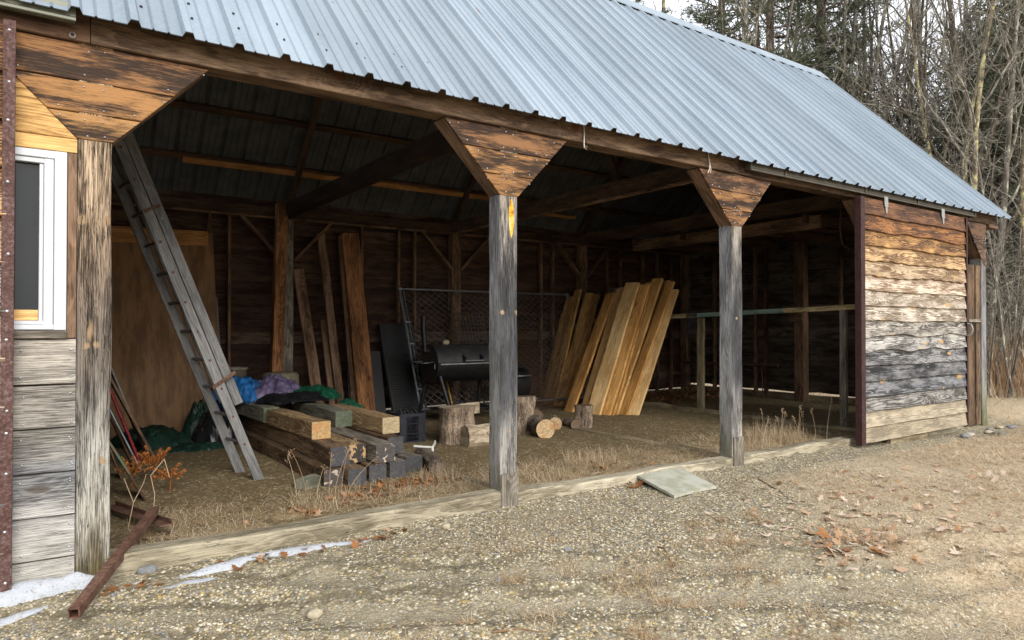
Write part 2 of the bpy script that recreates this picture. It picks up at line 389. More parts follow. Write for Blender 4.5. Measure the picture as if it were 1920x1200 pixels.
M['plank_light'] = wood('fresh_yellow_plank', [(0, (.22, .10, .03)), (.5, (.40, .20, .055)), (1, (.46, .28, .11))], [(0, (.54, .28, .09)), (.35, (.74, .42, .135)), (.7, (.78, .50, .19)), (1, (.80, .58, .30))], rings=40, ringamt=.7, fine=.6, blotch=.8, kn=1., contrast=1.15, kncol=(.22, .09, .025), bump=.25)
M['beam_orange'] = wood('orange_brown_beam', [(0, (.06, .026, .010))], [(0, (.33, .15, .058)), (1, (.40, .185, .075))], rings=45, blotch=.6, kn=1., kncol=(.05, .018, .008))
M['ladder'] = wood('grey_ladder_wood', [(0, (.085, .083, .082))], [(0, (.20, .197, .192)), (1, (.25, .245, .235))], rings=60, ringamt=.3, fine=.8, blotch=.6, kn=0, check=.4, bump=.25)
M['plywood'] = wood('brown_plywood', [(0, (.13, .068, .027))], [(0, (.25, .14, .062))], rings=10, ringamt=.2, fine=.5, blotch=1.2, kn=.3, bump=.15, rough=.6)
M['greenpaint'] = wood('teal_painted_rail', [(0, (.07, .10, .092))], [(0, (.19, .27, .245))], rings=45, blotch=1.2, kn=.3)
M['rail'] = wood('tan_bench_rail', [(0, (.19, .14, .07))], [(0, (.50, .40, .22))], rings=45, blotch=.8, kn=.4)
M['bark'] = wood('log_bark', [(0, (.045, .030, .020))], [(0, (.38, .29, .205))], rings=20, ringamt=.2, fine=1.2, blotch=1., kn=0, bump=1., check=1., contrast=1.2)
M['bark_dark'] = wood('dark_log_bark', [(0, (.030, .022, .016))], [(0, (.21, .165, .125))], rings=20, ringamt=.2, fine=1., blotch=1., kn=0, bump=1., check=1.)
M['splitwood'] = wood('pale_split_wood', [(0, (.16, .11, .06))], [(0, (.56, .47, .34))], rings=30, ringamt=.4, fine=.9, blotch=.8, kn=.3, check=.8, bump=.8)
M['cutface'] = endmat('log_cut_face', (.26, .18, .095), (.34, .17, .06), .2)
M['cutface_dark'] = endmat('weathered_log_cut_face', (.075, .05, .03), (.12, .06, .03), .3)

def roof_metal():
    t = NT('galvanised_roof_sheet'); P = t.pos(); rv = t.attr('rv')
    n1 = t.noise(t.sc(P, (2.2, .5, .5)), 1., 4, .6); n2 = t.noise(P, 45., 2, .6)
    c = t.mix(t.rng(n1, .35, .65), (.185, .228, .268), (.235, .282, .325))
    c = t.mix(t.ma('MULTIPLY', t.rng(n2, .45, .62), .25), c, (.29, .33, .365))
    c = t.n('ShaderNodeHueSaturation', {'Color': c, 'Value': t.ma('MULTIPLY_ADD', rv, .2, .9)}).outputs[0]
    x, y, z = xyz(t, P)
    # two rust runs that start at laps high on the sheet and thin out downhill
    for (rx, ya, yb, wd) in ((2.955, .30, 2.2, .016), (3.875, .55, 2.4, .026)):
        dx = t.ma('ABSOLUTE', t.ma('SUBTRACT', t.ma('ADD', x, t.ma('MULTIPLY', t.noise(P, 6., 2), .03)), rx + .015))
        k = t.ma('MULTIPLY', t.rng(dx, wd, wd * .25), t.rng(y, ya, ya + .5))
        k = t.ma('MULTIPLY', k, t.rng(t.noise(t.sc(P, (60, 5, 5)), 1., 3), .36, .5))
        c = t.mix(t.ma('MULTIPLY', k, .9), c, (.13, .05, .022))
    sp = t.ma('MULTIPLY', t.rng(t.noise(t.sc(P, (30, 12, 12)), 1., 3, .6), .70, .76), t.rng(t.ma('ABSOLUTE', t.ma('SUBTRACT', x, 2.4)), .5, .1))
    c = t.mix(t.ma('MULTIPLY', sp, .6), c, (.16, .10, .07))
    return t.bsdf(c, t.ma('MULTIPLY_ADD', n1, .2, .46), .15, t.bump(t.noise(P, 70., 2), .04, .002), Specular_IOR_Level=.22)
M['roof'] = roof_metal()
M['roof_under'] = plain('shade_toned_roof_underside', (.085, .088, .088), .75, .0, .35, 3)  # inside shade put into the colour; the metal is the same as on top
M['tie_dark'] = wood('blackened_tie_beam', [(0, (.010, .006, .004))], [(0, (.045, .026, .015))], rings=50, blotch=.8, kn=.5)
M['screw'] = plain('dark_screw_head', (.05, .05, .055), .5, .6)
M['nail'] = plain('bright_nail_head', (.55, .55, .56), .35, .85)
M['iron'] = rust('rusted_edge_iron', (.035, .018, .016), (.085, .042, .034), (.15, .10, .095), .1, 60)
M['iron_dark'] = rust('dark_red_edge_iron', (.020, .009, .009), (.040, .016, .015), (.065, .034, .03), .1, 40)
M['rusttube'] = rust('rusted_square_tube', (.05, .024, .015), (.105, .052, .034), (.17, .098, .07), .1, 45)
M['track'] = plain('olive_grey_track', (.20, .21, .165), .55, .3, .2, 6)
M['track_dark'] = plain('dark_olive_track', (.085, .075, .055), .6, .2, .2, 6)
M['hanger'] = plain('galvanised_hanger', (.30, .30, .285), .45, .5, .3, 30)
M['white'] = plain('white_window_vinyl', (.52, .535, .56), .35, 0, .06, 4)
M['black'] = plain('black_enamel', (.016, .016, .017), .42, .2, .4, 10)
M['black_lid'] = plain('dusty_black_lid', (.030, .030, .032), .48, .2, 0, 3, (.052, .050, .044))
M['blackplastic'] = plain('black_plastic', (.012, .012, .013), .5, 0, .3, 20)
M['crate'] = plain('navy_black_crate', (.016, .018, .026), .45, 0, .3, 12)
M['steel'] = plain('galvanised_pipe', (.30, .32, .34), .4, .75, .3, 14)
M['wire'] = plain('galvanised_wire', (.15, .15, .145), .5, .6, .3, 14)
M['rustwire'] = rust('rusty_wire', (.04, .022, .014), (.09, .048, .028), (.13, .08, .055), .2, 60)
M['paintgrey'] = plain('light_grey_board', (.30, .30, .285), .7, 0, .3, 7)
M['redpaint'] = plain('red_paint', (.25, .018, .025), .45, 0, .5, 18)
M['greenedge'] = plain('chipped_green_paint', (.03, .15, .08), .6, 0, .0, 14, (.13, .08, .045))
M['yellow'] = plain('yellow_handle', (.50, .27, .03), .5, 0, .3, 9)
M['greenpole'] = plain('dark_green_pole', (.012, .065, .055), .45, 0, .2, 9)
M['pvc'] = plain('white_plastic_pipe', (.52, .52, .47), .45, 0, .15, 9)
M['bucket'] = plain('dusty_tan_bucket', (.21, .19, .13), .65, 0, .3, 9)
M['blue'] = plain('blue_tarp', (.018, .13, .36), .38, 0, .5, 7)
M['purple'] = plain('purple_tarp', (.15, .12, .215), .45, 0, .0, 14, (.06, .05, .09))
M['green'] = plain('green_tarp', (.010, .085, .045), .38, 0, .4, 6)
M['darkgreen'] = plain('dull_green_tarp', (.010, .036, .024), .5, 0, .5, 7)
M['poly'] = plain('black_polythene', (.012, .012, .013), .3, 0, .3, 8)
M['rope'] = plain('pale_string', (.55, .50, .42), .8, 0, .2, 40)
M['stonelight'] = plain('pale_stone', (.42, .36, .25), .85, 0, .25, 25, bump=.3)
M['stonegrey'] = plain('grey_stone', (.20, .205, .21), .85, 0, .3, 25, bump=.3)
M['slab'] = plain('mossy_grey_board', (.38, .375, .31), .8, 0, 0, 7, (.28, .28, .205), bump=.2)
M['badge'] = plain('worn_black_badge', (.07, .068, .06), .5, .3, .2, 20)

def glass():
    t = NT('dark_window_glass'); P = t.pos()
    return t.bsdf(t.mix(t.noise(P, 3., 3), (.010, .014, .017), (.022, .028, .032)), .06, 0., t.bump(t.noise(P, 1.5, 2), .08, .01), Specular_IOR_Level=.32)
M['glass'] = glass()

def snow():
    t = NT('old_snow'); P = t.pos()
    dirt = t.rng(t.noise(P, 40., 5, .8), .50, .66)
    c = t.mix(t.ma('MULTIPLY', dirt, .55), t.mix(t.noise(P, 5., 3), (.30, .325, .355), (.45, .47, .50)), (.16, .13, .09))
    return t.bsdf(c, .55, 0., t.bump(t.noise(P, 60., 4, .7), .6, .012), Subsurface_Weight=.15)
M['snow'] = snow()

def ground():
    t = NT('gravel_and_dirt_ground'); P = t.pos(); x, y, z = xyz(t, P)
    wob = t.noise(P, 1.1, 4, .6); wob2 = t.noise(P, 3.7, 4, .65)
    vor = lambda s: t.n('ShaderNodeTexVoronoi', {'Vector': P, 'Scale': s, 'Randomness': 1.})
    v1 = vor(48.); v2 = vor(115.)
    cr = lambda v: t.n('ShaderNodeSeparateColor', {0: v.outputs['Color']}).outputs[0]
    peb = [(0, (.10, .085, .06)), (.14, (.19, .168, .115)), (.3, (.34, .295, .19)), (.45, (.45, .405, .285)), (.58, (.27, .235, .145)), (.68, (.58, .54, .43)), (.76, (.20, .195, .18)), (.84, (.37, .27, .115)), (.92, (.49, .44, .33)), (1, (.17, .18, .19))]
    c1 = t.ramp(cr(v1), peb, 'CONSTANT'); c2 = t.ramp(cr(v2), peb, 'CONSTANT')
    gap1 = t.rng(v1.outputs['Distance'], .006, .0105)
    c1 = t.mix(t.ma('MULTIPLY', t.rng(v1.outputs['Distance'], .34, .62), .75), c1, (.12, .095, .055))
    c2 = t.mix(t.ma('MULTIPLY', t.rng(v2.outputs['Distance'], .36, .62), .6), c2, (.13, .10, .058))
    big = t.rng(t.noise(P, 7., 3), .36, .52)
    grav = t.mix(big, c2, c1)
    sandc = t.mix(t.rng(t.noise(P, 90., 3, .7), .38, .62), (.185, .162, .112), (.30, .262, .185))
    sandc = t.mix(t.ma('MULTIPLY', t.rng(cr(v2), .80, .82), .7), sandc, c2)
    # wheel ruts: bands of fine sand that run away to the right of the drive
    s = t.ma('ADD', t.ma('ADD', t.ma('MULTIPLY', x, .485), t.ma('MULTIPLY', y, .875)), t.ma('MULTIPLY', t.ma('SUBTRACT', wob, .5), .55))
    band = None
    for s0, w in ((-.40, .15), (.12, .12), (-.95, .16)):
        b = t.rng(t.ma('ABSOLUTE', t.ma('SUBTRACT', s, s0)), w, w * .35)
        band = b if band is None else t.ma('MAXIMUM', band, b)
    band = t.ma('MULTIPLY', band, t.rng(wob2, .36, .52))
    patch = t.ma('MULTIPLY', t.rng(t.noise(P, .9, 4, .6), .54, .66), .6)
    c = t.mix(t.ma('MULTIPLY', t.ma('MAXIMUM', band, patch), .70), grav, sandc)
    # damp, darker lines beside the ruts
    damp = None
    for s0 in (-.20, .30, -.66):
        b = t.rng(t.ma('ABSOLUTE', t.ma('SUBTRACT', s, s0)), .06, .01)
        damp = b if damp is None else t.ma('MAXIMUM', damp, b)
    c = t.mix(t.ma('MULTIPLY', t.ma('MULTIPLY', damp, t.rng(wob2, .34, .50)), .72), c, (.095, .08, .05))
    # straw-coloured turf to the right and beyond
    st = t.ramp(t.noise(P, 30., 4, .7), [(.3, (.21, .158, .098)), (.5, (.36, .285, .185)), (.7, (.47, .395, .28))])
    e = t.ma('ADD', t.ma('MULTIPLY_ADD', t.ma('ADD', y, .85), -.86, x), t.ma('MULTIPLY', t.ma('SUBTRACT', wob, .5), 2.2))
    km = t.ma('MULTIPLY', t.rng(e, 5.6, 6.7), t.rng(wob2, .26, .44))
    km = t.ma('MAXIMUM', km, t.rng(e, 11., 15.))
    km = t.ma('MULTIPLY', km, t.rng(t.ma('ADD', y, t.ma('MULTIPLY', t.ma('SUBTRACT', wob2, .5), .6)), -.32, -.75))
    far = t.ma('MAXIMUM', t.rng(x, 13.2, 14.2), t.rng(y, 7., 8.))
    km = t.ma('MAXIMUM', km, far)
    c = t.mix(km, c, st)
    # packed dirt inside the shed, with pale chips and straw near the sill
    dirt = t.ramp(t.noise(P, 22., 5, .7), [(.3, (.075, .053, .024)), (.5, (.135, .098, .048)), (.7, (.21, .16, .085))])
    chip = t.ma('MULTIPLY', t.rng(cr(vor(48.)), .90, .92), t.rng(wob2, .40, .52))
    dirt = t.mix(t.ma('MULTIPLY', chip, .8), dirt, (.40, .34, .22))
    strawin = t.ma('MULTIPLY', t.rng(y, 1.5, .5), t.rng(t.noise(P, 5., 4, .7), .42, .58))
    dirt = t.mix(t.ma('MULTIPLY', strawin, .7), dirt, (.30, .225, .12))
    k2 = t.ma('MULTIPLY', t.ma('MULTIPLY', t.rng(y, .04, .12), t.rng(y, 6.6, 6.4)), t.ma('MULTIPLY', t.rng(x, 12.9, 12.7), t.rng(x, -3.6, -3.5)))
    c = t.mix(k2, c, dirt)
    h = t.ma('ADD', t.ma('MULTIPLY', t.ma('SUBTRACT', .6, v1.outputs['Distance']), big), t.ma('MULTIPLY', v2.outputs['Distance'], -.4))
    h = t.ma('MULTIPLY', h, t.ma('SUBTRACT', 1., t.ma('MULTIPLY', k2, .7)))
    return t.bsdf(c, .88, 0., t.bump(h, .75, .012), Specular_IOR_Level=.25)
M['ground'] = ground()

def bark(name, dark, mid, lich, amt):
    t = NT(name); P = t.n('ShaderNodeTexCoord').outputs['Object']
    n1 = t.noise(t.sc(P, (9, 9, 2.2)), 1., 5, .7); n2 = t.noise(t.sc(P, (5.5, 5.5, 3.)), 1., 5, .7)
    c = t.mix(t.rng(n1, .36, .62), dark, mid)
    c = t.mix(t.ma('MULTIPLY', t.rng(n2, .56 - amt * .2, .66 - amt * .2), .85), c, lich)
    return t.bsdf(c, .9, 0., t.bump(n1, .5, .02), Specular_IOR_Level=.15)
M['bark_lichen'] = bark('lichen_bark', (.07, .06, .048), (.19, .17, .14), (.40, .395, .31), .12)
M['twigs'] = bark('grey_brown_twigs', (.085, .075, .062), (.22, .20, .165), (.38, .37, .29), .25)
M['bark_yellow'] = bark('yellow_lichen_bark', (.08, .065, .045), (.21, .17, .115), (.46, .43, .22), .3)
M['bark_brown'] = bark('brown_bark', (.05, .037, .028), (.135, .10, .078), (.26, .25, .19), .15)
M['bark_pine'] = bark('pine_bark', (.040, .030, .024), (.105, .078, .062), (.20, .20, .14), .1)
M['needles'] = byrv('pine_needles', [(0, (.055, .070, .042)), (.4, (.098, .118, .070)), (.75, (.14, .16, .095)), (1, (.19, .20, .125))], .6, .25, .3)
M['straw'] = byrv('dry_straw', [(0, (.20, .105, .05)), (.3, (.36, .23, .12)), (.6, (.48, .365, .225)), (.85, (.58, .47, .325)), (1, (.66, .585, .45))], .75, .3, .25)
M['leaf'] = byrv('fallen_leaf', [(0, (.08, .038, .02)), (.25, (.20, .085, .032)), (.45, (.32, .14, .048)), (.6, (.38, .23, .125)), (.8, (.50, .36, .24)), (1, (.56, .46, .36))], .7, .25, .3)
M['fern'] = byrv('rust_orange_fern', [(0, (.22, .065, .015)), (.5, (.42, .14, .03)), (1, (.56, .28, .09))], .7, .3, .25)
M['weed'] = byrv('dry_weed', [(0, (.20, .11, .06)), (.5, (.36, .235, .14)), (1, (.50, .38, .25))], .8, .2, .2)
M['pebble'] = byrv('pebble', [(0, (.10, .088, .07)), (.15, (.22, .185, .125)), (.35, (.37, .31, .20)), (.55, (.48, .42, .30)), (.7, (.50, .455, .36)), (.8, (.36, .25, .10)), (.9, (.23, .23, .22)), (1, (.15, .165, .18))], .75, None, .35)
# ------------------------------------------------------------------ terrain height
def gz(x, y):
    x = np.asarray(x, float); y = np.asarray(y, float)
    h = (fbm(x * .5, y * .5, 3, 4) - .47) * .05
    inside = sstep(.0, .2, y) * sstep(6.7, 6.4, y) * sstep(13., 12.6, x)
    out = -.025 * sstep(.15, -.3, y) - .085 * sstep(7., 12., x) * sstep(.6, -.1, y)
    s = .485 * x + .875 * y + (fbm(x * 1.1, y * 1.1, 8, 3) - .47) * .5
    ruts = 0
    for s0, w, d in ((-.40, .15, -.034), (.12, .12, -.03), (-.95, .16, -.034), (-.16, .06, .024), (.36, .07, .018), (-.66, .06, .022)):
        ruts = ruts + d * np.exp(-((s - s0) / w) ** 2)
    fine = (fbm(x * 6, y * 6, 21, 4) - .44) * .04 + (1 - inside) * (vn(x * 17, y * 17, 33) * .6 + vn(x * 31, y * 31, 34) * .4 - .5) * .022 * np.clip(2.4 * (fbm(x * 1.3, y * 1.3, 44, 3) - .25), .15, 1)
    h = h * (1 - .5 * inside) + out + ruts * (1 - inside) * sstep(.0, -.4, y) + fine
    h = h + .02 * inside + .05 * inside * sstep(9, 12.5, x)
    far = sstep(14, 40, np.hypot(x - 5, y))
    return h + far * (fbm(x * .08, y * .08, 5, 3) - .45) * .8

def G(x, y): return float(gz(x, y))

# ------------------------------------------------------------------ the shed: one thing, everything nailed to it is a part
HB = 3.19                        # underside of the front header
RS = 1.018; RY = 3.19; RZ = 6.72; EY = -.17; EZ = 3.30
X0, X1 = -3.7, 13.37
shed = thing('open_shed', (4.6, 3.1, 0), 'weathered open-fronted wooden shed with three dark bays and a pale blue metal roof', 'shed')

def post(x, y, fm, sm, w=.177, z1=3.19, z0=-.25, d=None, front_w=None, lab=None, wob=.003):
    b = MB(); d = d or w
    b.board((x + w / 2, y + d / 2, z0), (x + w / 2, y + d / 2, z1), w, d, (1, 0, 0), n=26, ch=.007, wob=wob, rv=.5, pith=(random.uniform(-.04, .04), d * .5 + .02))
    o = b.build('post', [fm, sm], shed)
    for p in o.data.polygons: p.material_index = 0 if p.normal.y < -.5 else 1
    if lab: o['label'] = lab
    return o
post(.243, 0, M['postA'], M['postside'], lab='furrowed brown post beside the window, grey and mossy at its foot')
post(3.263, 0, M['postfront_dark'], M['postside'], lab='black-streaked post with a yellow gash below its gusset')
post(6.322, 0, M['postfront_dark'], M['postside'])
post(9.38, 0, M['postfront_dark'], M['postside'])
post(12.665, 0, M['postE'], M['postE'], lab='blue-grey corner post at the far end')
# whitish repair blocks nailed on the feet of two posts
for x, h in ((3.263, .27), (6.322, .30)):
    b = MB(); b.board((x + .088, -.012, -.08), (x + .088, -.012, h), .168, .022, (1, 0, 0), n=8, wob=.003, rv=.3)
    b.build('foot_block', M['timber_grey'], shed)
# yellow resin gash on the middle post
b = MB()
prof = [(0, .0), (.012, .03), (.024, .09), (.027, .17), (.024, .24), (.014, .30), (.0, .34)]
vs = [(3.372 + s * r, -.0035 - .002 * (1 if r else 0), 2.60 - zz) for r, zz in prof for s in (-1, 1)]
fs = [(2 * i, 2 * i + 1, 2 * i + 3, 2 * i + 2) for i in range(len(prof) - 1)]
b.add(vs, fs, rv=.5); b.build('resin_streak', rust('yellow_resin_wood', (.30, .10, .01), (.62, .36, .02), (.62, .45, .25), 0, 18), shed)
# back posts (a row behind) and end-wall posts
for x, zt in ((.243, 3.2), (3.263, 3.2), (6.322, 3.2), (9.38, 3.2), (12.6, 3.2)):
    b = MB(); b.board((x + .088, 6.17, -.1), (x + .088, 6.17, zt), .177, .177, (1, 0, 0), n=14, wob=.002, rv=.8)
    b.build('post', M['stud'] if x > 4 else M['timber_grey'], shed)
b = MB(); b.board((12.55, 3.12, -.1), (12.55, 3.12, 3.2), .2, .18, (0, 1, 0), n=14, wob=.002, rv=.9); b.build('post', M['stud'], shed)

# headers: three lengths of plank along the eave
for xa, xb, rv, y0 in ((-3.6, .300, .1, -.030), (.304, 6.392, .8, -.036), (6.396, 13.2, .55, -.030)):
    b = MB(); b.board((xa, .055, 3.295), (xb, .055, 3.295), .21, .055 * 2 - 2 * y0, (0, 0, 1), n=int((xb - xa) * 5), wob=.0025, ch=.006, rv=rv, pith=(.03, .08))
    b.build('header_beam', M['header'], shed)
b = MB(); b.box(12.86, 13.22, -.045, .12, 3.135, 3.188, 'x', rv=.7); b.build('header_stub', M['edge_board'], shed)

# planked gussets (corner brackets) on the posts, each three or four boards with an edge board on its slope
def gusset(x, zs, left=True, right=True, wl=.55, wr=.55, y0=-.004, edges=(True, True), rvs=(.3, .5, .7)):
    xl, xr, z0, z1 = x, x + .177, 2.615, 3.188
    def xs(z): q = (z - z0) / (z1 - z0); return (xl - wl * q if left else xl), (xr + wr * q if right else xr)
    b = MB()
    for i in range(len(zs) - 1):
        za, zb = zs[i] + .0035, zs[i + 1] - .0035
        a0, a1 = xs(za); c0, c1 = xs(zb)
        j = random.uniform(-.002, .002)
        b.prism([(a0, za), (a1, za), (c1, zb), (c0, zb)], y0 + j, y0 + .024 + j, rv=rvs[i % len(rvs)])
        for zz, row in ((za + .032, (a0, a1)), (zb - .035, (c0, c1))):
            l, r = row; l += .045; r -= .045
            k = [l, r] if r - l < .3 else [l, x + .04, x + .14, r] if r - l < .8 else [l, l + .1, x + .04, x + .14, r - .12, r]
            for q in k: b.disc((q + random.uniform(-.015, .015), y0 + j - .0005, zz + random.uniform(-.012, .012)), (0, -1, 0), .0065, mi=1, h=.004)
    g = b.build('gusset', [M['gusset'], M['nail']], shed)
    for sgn, on, ed in ((-1, left, edges[0]), (1, right, edges[1])):
        if not (on and ed): continue
        xa, xb = (xl - wl + .006, xl) if sgn < 0 else (xr + wr - .006, xr)
        b = MB(); off = .016 * sgn * .7
        b.board((xb + off * -1 - .0, .100, z0 - .004 + .018), (xa - off, .100, z1 - .003), .150, .026, (0, 1, 0), n=10, wob=.001, rv=.5)
        b.build('gusset_edge_board', M['edge_board'], g)
    return g
g = gusset(.243, [2.615, 2.775, 2.965, 3.188], rvs=(.72, .6, .35), edges=(False, True)); g['label'] = 'orange and black planked gusset above the window'
gusset(3.263, [2.615, 2.79, 2.99, 3.188], rvs=(.55, .62, .22))
gusset(6.322, [2.615, 2.79, 2.99, 3.188], rvs=(.35, .55, .12))
gusset(9.38, [2.615, 2.79, 2.99, 3.188], rvs=(.3, .4, .2))
gusset(12.665, [2.50, 2.70, 2.92, 3.188], right=False, rvs=(.0, .05, .0))
# long braces on the inside of the back posts
for x in (3.263, 6.322, 9.38):
    for sg in (-1, 1):
        b = MB(); b.board((x + .088 + sg * .09, 6.12, 2.55), (x + .088 + sg * .72, 6.12, 3.22), .12, .05, (0, 1, 0), rv=.6); b.build('brace', M['stud'], shed)

# ---- roof
def roof():
    P = .2985; prof = []
    x = X0; k = 0
    while x < X1:
        prof += [(x, 0), (x + .016, .036), (x + .056, .036), (x + .074, 0), (x + .068 + .062, 0), (x + .068 + .070, .010), (x + .068 + .080, 0),
                 (x + .068 + .146, 0), (x + .068 + .154, .010), (x + .068 + .164, 0)]
        x += P; k += 1
    prof = [p for p in prof if p[0] <= X1] + [(X1, 0)]
    px = np.array([p[0] for p in prof]); pz = np.array([p[1] for p in prof])
    nrm = np.array((0, -RS, 1)) / math.hypot(1, RS)
    V = []; F = []; RV = []
    rows = 9
    for side in (0, 1):
        b0 = len(V) // 1 if False else sum(len(a) for a in V)
        ys = np.linspace(EY, RY, rows)
        panel = np.floor((px - X0) / (P * 3)).astype(int)
        pv = rng.uniform(0, 1, panel.max() + 1)
        for r, yy in enumerate(ys):
            z = EZ + (yy - EY) * RS
            wav = (vn(px * .9, np.full_like(px, yy * 1.3), 4) - .5) * .006
            h = pz + wav * (r > 0)
            Yv = yy + nrm[1] * h; Zv = z + nrm[2] * h
            if side: Yv = 2 * RY - Yv
            V.append(np.stack([px, Yv, Zv], 1)); RV.append(pv[panel])
        n = len(px)
        for r in range(rows - 1):
            a = b0 + r * n + np.arange(n - 1)
            q = np.stack([a, a + 1, a + 1 + n, a + n], 1)
            F.append(q if side == 0 else q[:, ::-1])
    V = np.concatenate(V); F = np.concatenate(F); RV = np.concatenate(RV)
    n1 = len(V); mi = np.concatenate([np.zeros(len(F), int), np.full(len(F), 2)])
    F = np.concatenate([F, F[:, ::-1] + n1]); V = np.concatenate([V, V - np.array((0, 0, .005))]); RV = np.concatenate([RV, RV])  # added copy of the sheet just below, carrying the shade-dark underside colour
    # screw heads on the ribs, in rows over the purlins
    sv = []; sf = []; nb = len(V)
    for yy in (.03, .19, .70, 1.27, 1.85, 2.45, 2.98):
        k = 0; x = X0
        while x < X1 - .1:
            cx = x + random.uniform(.082, .095); c = np.array((cx, yy + random.uniform(-.012, .012), 0)); c[2] = EZ + (c[1] - EY) * RS
            c = c + nrm * .002
            u = np.array((1, 0, 0)); w = np.array((0, 1, RS)) / math.hypot(1, RS)
            r = .0105
            ring = [c + r * (u * math.cos(a) + w * math.sin(a)) for a in np.arange(6) * PI / 3]
            top = [p + nrm * .009 - (p - c) * .3 for p in ring]
            sv += ring + top
            for j in range(6):
                i = (j + 1) % 6; sf.append((nb + j, nb + i, nb + 6 + i, nb + 6 + j))
            sf.append((nb + 6, nb + 7, nb + 8, nb + 9)); sf.append((nb + 9, nb + 10, nb + 11, nb + 6)); nb += 12
            x += P
    V = np.concatenate([V, np.array(sv)]); F = np.concatenate([F, np.array(sf)]); RV = np.concatenate([RV, np.full(len(sv), .5)])
    mi = np.concatenate([mi, np.ones(len(sf), int)])
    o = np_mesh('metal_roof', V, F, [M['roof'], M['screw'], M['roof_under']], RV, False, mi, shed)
    b = MB()   # ridge cap: folded strip held clear of the troughs
    n = 40
    for i in range(n):
        xa = X0 + (X1 - .02 - X0) * i / n; xb = X0 + (X1 - .02 - X0) * (i + 1) / n
        sec = lambda X: [(X, RY - .21, RZ - .21 * RS + .042), (X, RY - .20, RZ - .20 * RS + .062), (X, RY - .02, RZ + .045), (X, RY + .02, RZ + .045), (X, RY + .165, RZ - .165 * RS + .036)]
        A = sec(xa); B = sec(xb)
        b.add(A + B, [(k, k + 5, k + 6, k + 1) for k in range(4)], rv=.7)
    b.build('ridge_cap', M['roof'], o)
    return o
roof()
# eave trim under the sheet (closes the gap above the header, leaves the rib ends open)
b = MB(); b.box(X0 + .1, X1 - .15, -.020, .10, 3.4045, 3.432, 'x', rv=.1); b.build('eave_purlin', M['interior'], shed)

# ---- roof frame: purlins, rafters, tie beams, plates
def slope(y, off): # a point under the sheet
    return (RZ - abs(y - RY) * RS) - off * math.hypot(1, RS)
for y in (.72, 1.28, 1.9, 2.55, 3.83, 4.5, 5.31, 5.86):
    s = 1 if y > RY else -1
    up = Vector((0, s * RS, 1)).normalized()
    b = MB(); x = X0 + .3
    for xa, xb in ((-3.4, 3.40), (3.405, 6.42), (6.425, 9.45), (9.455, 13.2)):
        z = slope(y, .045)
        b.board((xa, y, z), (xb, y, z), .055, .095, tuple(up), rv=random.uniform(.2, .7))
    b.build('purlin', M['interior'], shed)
b = MB(); b.board((1.80, 5.855, slope(5.86, .083)), (7.1, 5.855, slope(5.86, .083)), .035, .085, (0, RS, 1), rv=.5); o = b.build('purlin', M['interior_orange'], shed); o['label'] = 'fresh orange purlin'
b = MB(); b.board((7.5, 6.0, slope(6.0, .083)), (9.15, 6.0, slope(6.0, .083)), .035, .07, (0, RS, 1), rv=.5); o = b.build('purlin', M['interior_orange'], shed); o['label'] = 'short orange purlin end'
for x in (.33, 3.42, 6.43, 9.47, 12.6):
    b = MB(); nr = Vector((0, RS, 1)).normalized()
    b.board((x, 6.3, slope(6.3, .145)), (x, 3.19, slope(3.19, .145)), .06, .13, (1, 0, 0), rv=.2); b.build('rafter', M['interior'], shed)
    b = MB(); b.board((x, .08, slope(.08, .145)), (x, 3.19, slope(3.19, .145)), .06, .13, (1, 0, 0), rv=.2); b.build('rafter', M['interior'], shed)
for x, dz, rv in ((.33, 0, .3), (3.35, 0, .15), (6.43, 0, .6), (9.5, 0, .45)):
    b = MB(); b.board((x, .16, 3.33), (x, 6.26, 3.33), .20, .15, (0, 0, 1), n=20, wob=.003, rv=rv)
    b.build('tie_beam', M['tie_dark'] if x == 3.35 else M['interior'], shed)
# pale strip nailed under the third tie beam, sawn diagonal struts up to the rafters
b = MB(); b.board((6.36, .3, 3.212), (6.36, 6.1, 3.212), .035, .05, (0, 0, 1), rv=.9); b.build('batten', M['stud'], shed)
for x in (6.43, 9.47):
    b = MB(); b.board((x, 1.9, 3.43), (x, 3.0, 5.9), .05, .12, (1, 0, 0), rv=.3); b.build('strut', M['interior'], shed)
b = MB(); b.board((-3.4, 6.22, 3.30), (12.7, 6.22, 3.30), .16, .14, (0, 0, 1), n=40, wob=.003, rv=.3); b.build('wall_plate', M['interior'], shed)
b = MB(); b.board((-3.4, 6.12, 3.205), (12.6, 6.12, 3.205), .035, .10, (0, 0, 1), n=40, wob=.002, rv=.6); b.build('wall_plate', M['stud'], shed)
b = MB(); b.board((12.56, .2, 3.30), (12.56, 6.2, 3.30), .16, .12, (0, 0, 1), rv=.3); b.build('wall_plate', M['interior'], shed)
# loft over the last bay: joists and loose boards
for y in (1.2, 2.4, 3.6, 4.8):
    b = MB(); b.board((9.6, y, 3.15), (12.5, y, 3.15), .14, .05, (0, 0, 1), rv=.4); b.build('loft_joist', M['interior'], shed)
for i, y in enumerate((2.1, 2.32, 2.56, 2.8, 3.1, 3.7, 3.95, 4.2)):
    b = MB(); xa = 9.7 + random.uniform(0, .5); xb = 12.4 - random.uniform(0, .4)
    b.board((xa, y, 3.24), (xb, y + random.uniform(-.06, .06), 3.24), .20, .025, (0, 1, 0), rv=random.random()); b.build('loft_board', M['stud'] if i % 3 == 0 else M['interior'], shed)
b = MB(); b.board((9.72, 1.0, 3.09), (9.72, 4.9, 3.09), .20, .045, (0, 0, 1), rv=.9, n=12, wob=.004); b.build('loft_beam', M['stud'], shed)
b = MB(); b.tube([(9.30, .45, 3.2), (9.28, .45, 2.85), (9.34, .45, 2.66), (9.52, .45, 2.60)], .011, 6); b.build('bent_rod', M['rustwire'], shed)

